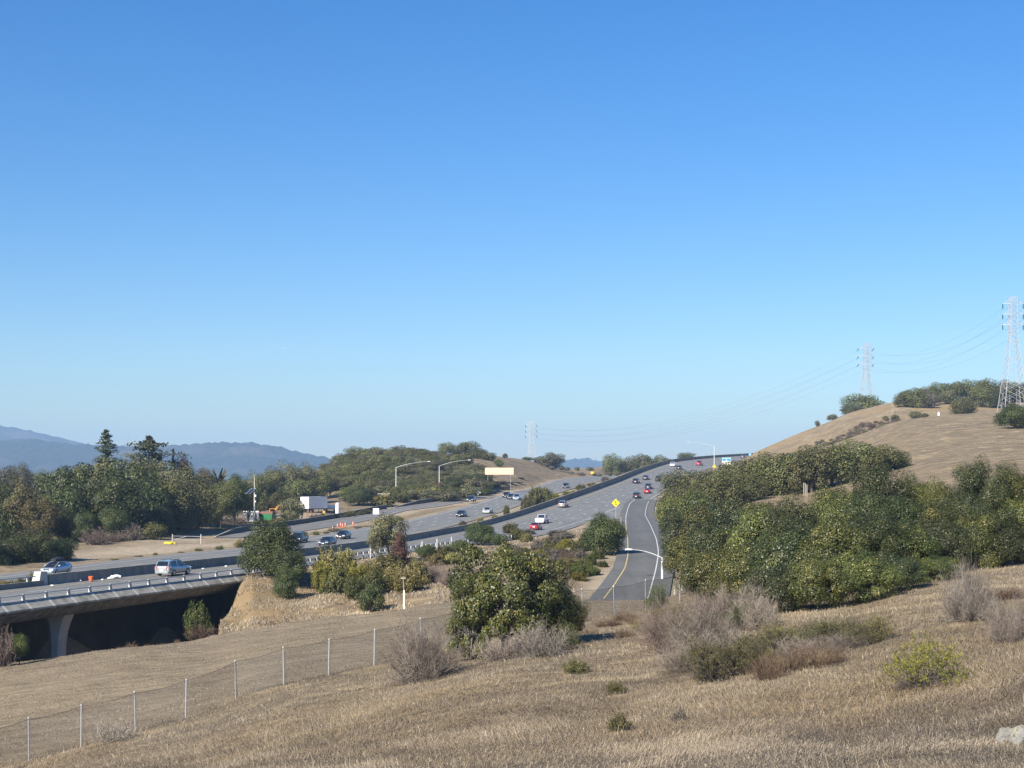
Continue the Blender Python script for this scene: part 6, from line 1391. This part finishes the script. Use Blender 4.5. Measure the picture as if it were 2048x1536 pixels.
# green skip with a rusty lid
D = 352; t = tag(empty('skip', (pxX(535, D), D, gz(pxX(535, D), D)), -.25), 'green steel skip with a rust brown cover beside the portable toilets', 'skip')
MB().loft([[(-1.35, -1.0, .15), (1.35, -1.0, .15), (1.35, 1.0, .15), (-1.35, 1.0, .15)], [(-1.6, -1.1, 1.75), (1.6, -1.1, 1.75), (1.6, 1.1, 1.75), (-1.6, 1.1, 1.75)]]).build('bin', plain('green_skip_paint', (.025, .20, .075), .5, var=(.03, .15, .06), vscale=2), t)
for xx in (-1.1, -.55, 0, .55, 1.1): MB().loft([[(xx * .9 - .05, -1.06, .2), (xx * .9 + .05, -1.06, .2), (xx * .9 + .05, -.9, .2), (xx * .9 - .05, -.9, .2)], [(xx - .05, -1.16, 1.7), (xx + .05, -1.16, 1.7), (xx + .05, -1.0, 1.7), (xx - .05, -1.0, 1.7)]]).build('rib', bpy.data.materials['green_skip_paint'], t)
MB().loft([[(-1.65, -1.15, 1.76), (1.65, -1.15, 1.76), (1.65, 1.15, 1.76), (-1.65, 1.15, 1.76)], [(-1.5, -.4, 2.25), (1.5, -.4, 2.25), (1.5, .5, 2.3), (-1.5, .5, 2.3)]]).build('cover', plain('rusty_cover', (.16, .075, .055), .8, var=(.22, .10, .07), vscale=3), t)
# orange digger
D = 358; x = pxX(539, D); t = tag(empty('excavator', (x, D, gz(x, D)), .3), 'orange yellow digger with a raised folded boom behind the green skip', 'excavator')
m_dig = plain('orange_digger_paint', (.82, .33, .03), .4, var=(.74, .30, .04), vscale=2)
for s in (-1, 1):
    MB().loft([[(xx * k, s * .95 + d, zz) for xx, zz in ((-1.3, .05), (1.3, .05), (1.6, .4), (1.3, .72), (-1.3, .72), (-1.6, .4))] for d, k in ((-.24, 1), (.24, 1))]).build('track', m_trim, t)
MB().box((-.3, 0, 1.15), (2.6, 1.9, .75), taper=.95).build('body', m_dig, t)
cb = MB().box((.5, -.45, 1.95), (1.1, .9, 1.3), taper=.88).build('cab', m_dig, t); MB().box((.5, -.46, 2.1), (1.02, .96, .75), taper=.9).build('window', m_glass, cb)
MB().tube([(.9, .3, 1.4), (1.9, .3, 2.9), (3.0, .3, 3.35), (3.6, .3, 3.1)], [.26, .28, .24, .18], 6).build('boom', m_dig, t)
MB().tube([(3.6, .3, 3.15), (4.0, .3, 1.7)], [.2, .14], 6).build('stick', m_dig, t); MB().loft([[(3.8, -.1, 1.7), (4.3, -.1, 1.6), (4.2, -.1, 1.0), (3.7, -.1, 1.1)], [(3.8, .7, 1.7), (4.3, .7, 1.6), (4.2, .7, 1.0), (3.7, .7, 1.1)]]).build('bucket', m_trim, t)
# low cream building among the trees
D = 418; x = pxX(768, D); z0 = gz(x, D); t = tag(empty('shed', (x, D, z0 - .2), -.2), 'low cream shed among the bushes above the ramp barrier', 'shed')
MB().box((0, 0, 1.0), (3.0, 2.2, 2.0)).build('wall', plain('cream_wall', (.62, .55, .42), .8, var=(.55, .48, .36), vscale=1), t)
MB().loft([[(-1.7, -1.3, 1.95), (1.7, -1.3, 1.95), (1.7, 1.3, 1.95), (-1.7, 1.3, 1.95)], [(-1.7, -.1, 2.4), (1.7, -.1, 2.4), (1.7, .1, 2.4), (-1.7, .1, 2.4)]]).build('roof', m_conc, t); MB().box((.5, -1.12, 1.2), (.7, .06, .7)).build('window', m_glass, t)

# ------------------------------------------------------------------ gate, fences, litter, rock
D = hit(345, 1087, 200, 330); x = pxX(345, D); zg0 = gz(x, D)
t = tag(empty('field_gate', (x, D, zg0)), 'thin pale metal gate across the track at the edge of the wood', 'gate')
W_g = (402 - 345) / F * D; zq = gz(x + W_g, D)
for k, xx in enumerate((0, W_g)): MB().bar((xx, 0, -.2), (xx, 0, 1.5), .09, n=8).build('post', m_wpost, t)
MB().bar((0, 0, 1.2), (W_g, 0, 1.1), .04).build('rail', m_galv, t); MB().bar((0, 0, .55), (W_g, 0, .5), .04).build('rail', m_galv, t); MB().bar((0, 0, .5), (W_g * .5, 0, 1.15), .04).build('brace', m_galv, t)
m_sb = plain('bright_yellow_plastic', (.62, .52, .03), .5, var=(.52, .42, .03), vscale=5)
for k, (dx, dy, sc) in enumerate(((-.6, -.5, 1.0), (-.05, -.75, 1.1), (.5, -.5, .95), (.1, -.4, .8))):
    xx, y2 = x + dx, D + dy - 1.0
    o = MB().loft([[(math.cos(a) * r * .55 * sc, math.sin(a) * r * .34 * sc, zz * sc) for a in np.linspace(0, 6.2832, 12, endpoint=False)] for r, zz in ((.7, 0), (1.0, .1), (1.0, .24), (.75, .36), (.25, .42))]).build('sandbag', m_sb, smooth=True)
    o.location = (xx, y2, gz(xx, y2) - .02 + .12 * (k == 3)); tag(o, 'bright yellow sandbag in the small heap at the gate post', 'sandbag', 'yellow sandbags')
def fence_posts(pts, label, h=1.35, w=.12, m=m_timber, wires=True):
    P_ = [Vector((pxX(p, d), d, 0)) for p, d in pts]; P_ = [Vector((p.x, p.y, gz(p.x, p.y))) for p in P_]
    t = tag(empty('post_fence', P_[0]), label, 'fence')
    for i, p in enumerate(P_): part(MB().box((p.x, p.y, p.z + h / 2 - .1), (w, w, h + .2 + .15 * (i % 3))), 'post', m, t)
    if wires:
        wm = MB()
        for a, b_ in zip(P_[:-1], P_[1:]):
            for zz in (.4, .8, 1.15): wm.bar(a + Vector((0, 0, zz * h / 1.35)), b_ + Vector((0, 0, zz * h / 1.35)), .008, None, 3)
        part(wm, 'wire', m_wire, t)
fence_posts([(349 + 4.8 * k, 308 + 1.6 * k) for k in range(11)], 'row of thin pale stakes in front of the wood behind the gate', 2.0, .14, m_wpost, False)
fence_posts([(1545 + 3.6 * k, 372 + 2 * k) for k in range(5)] + [(1581, 390), (1592, 398), (1604, 404), (1616, 412), (1627, 418), (1638, 424)], 'old wooden post fence climbing the fold of the hill behind the dark oaks', 1.75, .15)
fence_posts([(1601 + 3.2 * k, 262 - 5 * k) for k in range(5)], 'short run of grey fence posts just above the leafy tree mass', 1.9, .13)
fence_posts([(1738, 470), (1762, 490), (1780, 508), (1784, 530), (1786, 555), (1783, 580)], 'wooden post fence running up to the hill crest left of the grove', 2.2, .18)
fence_posts([(1952, 500), (1977, 490), (1990, 486), (2010, 480)], 'few pale posts on the grass before the large pylon', 1.4, .12)
# white flag-like sign on the hill
D = 455; x = pxX(1877, D); t = tag(empty('hill_marker', (x, D, gz(x, D))), 'small white crooked board on a stake on the bare hill slope', 'sign')
MB().bar((0, 0, -.2), (.05, 0, 1.6), .05).build('stake', m_wpost, t); MB().add([(-.3, -.03, .55), (.28, -.03, .4), (.42, -.03, 1.0), (.05, -.03, 1.75), (-.25, -.03, 1.2), (-.3, .03, .55), (.28, .03, .4), (.42, .03, 1.0), (.05, .03, 1.75), (-.25, .03, 1.2)], [(0, 1, 2, 3, 4), (9, 8, 7, 6, 5), (0, 5, 6, 1), (1, 6, 7, 2), (2, 7, 8, 3), (3, 8, 9, 4), (4, 9, 5, 0)]).build('board', m_wsign, t)
# litter by the median barrier of the overpass
D = row2Y(1156, ZN); x = float(at(NL, 158)) + 1.2
def blob(name, px, row, r, m, label, cat, seed, squash=.5):
    y = row2Y(row, ZN); x = pxX(px, y); rng = np.random.default_rng(seed); n = 14
    rings = [[((r * math.sin(v) + .01) * math.cos(u) * (1 + rng.normal() * .16), (r * math.sin(v) + .01) * math.sin(u) * .7 * (1 + rng.normal() * .16), r * squash * (1 - math.cos(v)) * (1 + rng.normal() * .12)) for u in np.linspace(0, 6.2832, n, endpoint=False)] for v in np.linspace(.35, 3.0, 7)]
    o = MB().loft(rings).build(name, m, smooth=False); o.location = (x, y, float(at(ZN, y)) + .02); return tag(o, label, cat)
blob('plastic_sheet', 232, 1157, .55, m_wsign, 'crumpled white plastic sheet on the road by the median barrier', 'litter', 1, .35)
blob('plastic_sheet', 222, 1158.5, .3, m_wsign, 'smaller crumpled white scrap at the left of the plastic sheet', 'litter', 2, .35)
y = row2Y(1163, ZN); x = pxX(182, y); o = MB().tube([(0, 0, 0), (0, 0, .02), (0, 0, .5), (0, 0, .52)], [.16, .2, .26, .24], 12).build('bucket', m_orange); o.location = (x, y, float(at(ZN, y)) + .02); tag(o, 'orange red bucket by the median barrier on the overpass', 'bucket')
for k, (px, row) in enumerate(((160, 1163), (205, 1161), (104, 1173), (406, 1139), (452, 1134))): blob('paper_scrap', px, row, .14, m_wsign, 'tiny pale scrap of litter lying along the median barrier', 'litter', 10 + k, .5)['group'] = 'litter scraps'
# white posts and rail ends on the right of the ramp
guardrail('guardrail', RR, ZR, 3.0, 152, 186, 'white guardrail end with close posts at the right edge of the ramp', h=.8, sp=1.6, beam=m_wpost)
for k, (px, D) in enumerate(((1349, 150), (1380, 140))):
    x = pxX(px, D); o = MB().box((0, 0, .6), (.12, .08, 1.3)).box((0, 0, 1.28), (.10, .07, .06)).build('marker_post', m_wpost); o.location = (x, D, gz(x, D) - .05); tag(o, ('white stake right of the ramp guardrail', 'white stake among the brush further right of the ramp')[k], 'marker post')
# lichen rock in the meadow corner
def rock(px, base, w_px, h_px, label, seed):
    D = hit(px, base); x = pxX(px, D); z = gz(x, D); rng = np.random.default_rng(seed); w = w_px / F * D; h = h_px / F * D
    U, Vv = 34, 18; rings = []
    for i in range(Vv):
        v = math.pi * (i + .3) / Vv * .96; ring = []
        for j in range(U):
            u = 2 * math.pi * j / U; dx, dy, dz = math.sin(v) * math.cos(u), math.sin(v) * math.sin(u), math.cos(v)
            k = 1.0
            for q in range(9):
                a = unit(np.random.default_rng(seed * 31 + q).normal(size=3)); e = dx * a[0] + dy * a[1] + dz * a[2]; c = .62 + .3 * np.random.default_rng(seed * 17 + q).random()
                if e > c * .9: k = min(k, c / e * .98)
            k *= 1 + .03 * rng.normal()
            ring.append((dx * k * w / 2, dy * k * w / 2, h * .45 + dz * k * h * .62))
        rings.append(ring)
    m, nt, b = nodes('lichen_rock'); oc = objco(nt); f1 = noise(nt, 5, 6, oc, .7); f2 = noise(nt, 14, 5, oc, .7); f3 = noise(nt, 2.2, 3, oc)
    c = ramp(nt, [(.3, (.10, .10, .095)), (.5, (.22, .21, .19)), (.7, (.27, .26, .225))], f1); c = mixc(nt, ramp(nt, [(.46, (0, 0, 0)), (.56, (.8, .8, .8))], f3), c, ramp(nt, [(.3, (.22, .21, .13)), (.7, (.33, .31, .21))], f2))
    c = mixc(nt, ramp(nt, [(.55, (0, 0, 0)), (.64, (1, 1, 1))], f2), c, (.07, .07, .065)); nt.links.new(c, b.inputs['Base Color']); b.inputs['Roughness'].default_value = .95; bump(nt, f2, .8, .05, b)
    o = MB().loft(rings).build('rock', m); o.location = (x, D, z - .08); tag(o, label, 'rock')
rock(2013, 1492, 52, 46, 'lichen covered pale boulder in the lower right corner, the left one of the pair', 3)
rock(2046, 1497, 56, 48, 'lichen covered boulder cut by the right edge of the picture', 5)
# small aeroplane far up in the sky
A = 3000; x, z = pxX(563, A), rowZ(696, A); t = tag(empty('aeroplane', (x, A, z), .45), 'tiny white aeroplane high in the empty blue sky', 'aeroplane'); t.rotation_euler = (0, .06, .30)
MB().tube([(-4.6, 0, 0), (-3.6, 0, .05), (0, 0, 0), (3.6, 0, .1), (5.2, 0, .45)], [.08, .5, .62, .42, .1], 12).build('fuselage', PAINT['white'], t)
MB().loft([[(-.9, -6, .3), (.4, -6, .3), (.4, -6, .36), (-.9, -6, .36)], [(-1.6, 0, -.2), (.9, 0, -.2), (.9, 0, .02), (-1.6, 0, .02)], [(-.9, 6, .3), (.4, 6, .3), (.4, 6, .36), (-.9, 6, .36)]]).build('wing', PAINT['white'], t)
MB().loft([[(4.0, -.06, .3), (5.3, -.06, .3), (5.3, .06, .3), (4.0, .06, .3)], [(4.9, -.05, 1.9), (5.6, -.05, 1.9), (5.6, .05, 1.9), (4.9, .05, 1.9)]]).build('tail_fin', PAINT['white'], t); MB().loft([[(4.5, -2, .5), (5.2, -2, .5), (5.2, -2, .56), (4.5, -2, .56)], [(4.3, 2, .5), (5.3, 2, .5), (5.3, 2, .56), (4.3, 2, .56)]]).build('tailplane', PAINT['white'], t)
# ------------------------------------------------------------------ dry grass: bent blades, one uncountable mass
GOLD = {}
def blades(n, D0, D1, pxr, keep, hgt, wid, seed, lean, tint0):
    rng = np.random.default_rng(seed)
    D = 1 / (1 / D0 + (1 / D1 - 1 / D0) * rng.random(n)) if True else None
    px = rng.uniform(pxr[0], pxr[1], n); X = (px - CX) / F * D
    k = keep(X, D, px, rng); X, D, px = X[k], D[k], px[k]; n = len(X)
    Z = ground(X, D) - .03
    clump = fbm(X / 1.6, D / 1.6, seed + 3, 3); big = fbm(X / 7, D / 9, seed + 8, 3)
    H = hgt * (.7 + .6 * clump) * (.6 + .7 * rng.random(n)) * (.85 + .3 * big)
    ang = fbm(X / 5, D / 7, seed + 11, 3) * 11.0 + rng.normal(0, .95, n)
    ln = lean * (.3 + 1.3 * fbm(X / 3.2, D / 4, seed + 17, 2)) * (.5 + rng.random(n))
    dirv = np.stack([np.cos(ang), np.sin(ang), np.zeros(n)], 1)
    base = np.stack([X, D, Z], 1); up = np.array([0, 0, 1.0])
    mid = base + (dirv * (ln * .35)[:, None] + up * .62) * H[:, None]
    tip = base + (dirv * (ln * 1.0)[:, None] + up * (.95 - .45 * np.clip(ln, 0, 1.4))[:, None]) * H[:, None]
    sa = rng.random(n) * 6.283; sv = np.stack([np.cos(sa), np.sin(sa) * .4, np.zeros(n)], 1) * (wid * (D / 50) ** .6 * (.6 + .8 * rng.random(n)))[:, None]
    V = np.stack([base - sv, base + sv, mid + sv * .8, mid - sv * .8, tip + sv * .2, tip - sv * .2], 1).reshape(-1, 3)
    b = np.arange(n)[:, None] * 6
    Q = np.concatenate([b + np.array([[0, 1, 2, 3]]), b + np.array([[3, 2, 4, 5]])], 0)
    gold = 0
    for (gp, gr, gw, gd) in ((1060, 1322, 5.5, 1.6), (960, 1300, 2.0, 1.5), (1420, 1385, 4.0, 1.2), (1640, 1370, 4.5, 1.0), (1690, 1238, 6.0, 1.4), (1860, 1395, 3.0, .9), (1990, 1500, 2.0, .8), (1350, 1330, 2.5, 1.0), (870, 1300, 2.0, 1.2)):
        gD = GOLD.setdefault((gp, gr), hit(gp, gr)); gold = gold + np.exp(-((X - pxX(gp, gD)) / gw) ** 2 - ((D - gD) / gd) ** 2)
    t = np.clip(tint0 + .34 * gold + (big - .47) * .75 + (clump - .45) * .45 + rng.normal(0, .19, n), 0, 1)
    return V, Q, np.repeat(t, 6)
fyl = lambda px: np.interp(px, [-400, 100, 371, 472, 748, 1000, 1165, 1229, 1292, 1360, 2400], [66, 77, 82, 85, 90.5, 99, 104.4, 107.6, 111, 114, 118])
def k_fg(X, D, px, rng): return (D < fyl(px) + .4) & (D > 17)
def k_field(X, D, px, rng): return (D > fyl(px) + .4) & (fbm(X / 3, D / 5, 77) > .40) & (px < 1345)
def k_bank(X, D, px, rng):
    g = ground(X, D); ok = (D > 140) & (px > 425) & (g > -15.0) & (X > np.interp(D, YS, NRE) + .4)
    return ok & (fbm(X / 3, D / 3, 55) > .36) & ((px < 1150) | (D > 200) & (px < 1240) | (px > 1345))
def k_edge(X, D, px, rng): return (np.abs(D - fyl(px)) < .8) & (D > 60)
parts_ = [blades(700000, 18, 119, (-260, 2420), k_fg, .22, .0066, 1, 1.5, .54), blades(3500, 22, 110, (-260, 2420), k_fg, .52, .0055, 6, .7, .66), blades(90000, 70, 140, (-140, 1345), k_field, .12, .010, 2, .8, .48),
          blades(90000, 138, 300, (420, 1340), k_bank, .34, .016, 3, .7, .66), blades(26000, 60, 116, (-120, 1320), k_edge, .50, .0065, 4, .5, .36)]
off = 0; VV, QQ, TT_ = [], [], []
for V, Q, t in parts_: VV.append(V); QQ.append(Q + off); TT_.append(t); off += len(V)
m_grass, nt, b = nodes('dry_grass_blades')
a = N(nt, 'ShaderNodeAttribute', attribute_name='tint')
c = ramp(nt, [(0.05, (.105, .083, .058)), (.35, (.222, .183, .135)), (.6, (.325, .268, .198)), (.8, (.42, .348, .250)), (.97, (.54, .44, .30))], a.outputs['Fac'])
nt.links.new(c, b.inputs['Base Color']); b.inputs['Roughness'].default_value = .75; b.inputs['Specular IOR Level'].default_value = .15
tr = N(nt, 'ShaderNodeBsdfTranslucent'); nt.links.new(c, tr.inputs['Color']); mx = N(nt, 'ShaderNodeMixShader'); mx.inputs[0].default_value = .2
nt.links.new(b.outputs[0], mx.inputs[1]); nt.links.new(tr.outputs[0], mx.inputs[2]); nt.links.new(mx.outputs[0], nt.nodes['Material Output'].inputs['Surface'])
tag(link('grass', np_mesh('grass', np.concatenate(VV), np.concatenate(QQ), attrs={'tint': np.concatenate(TT_)}), m_grass), kind='stuff')
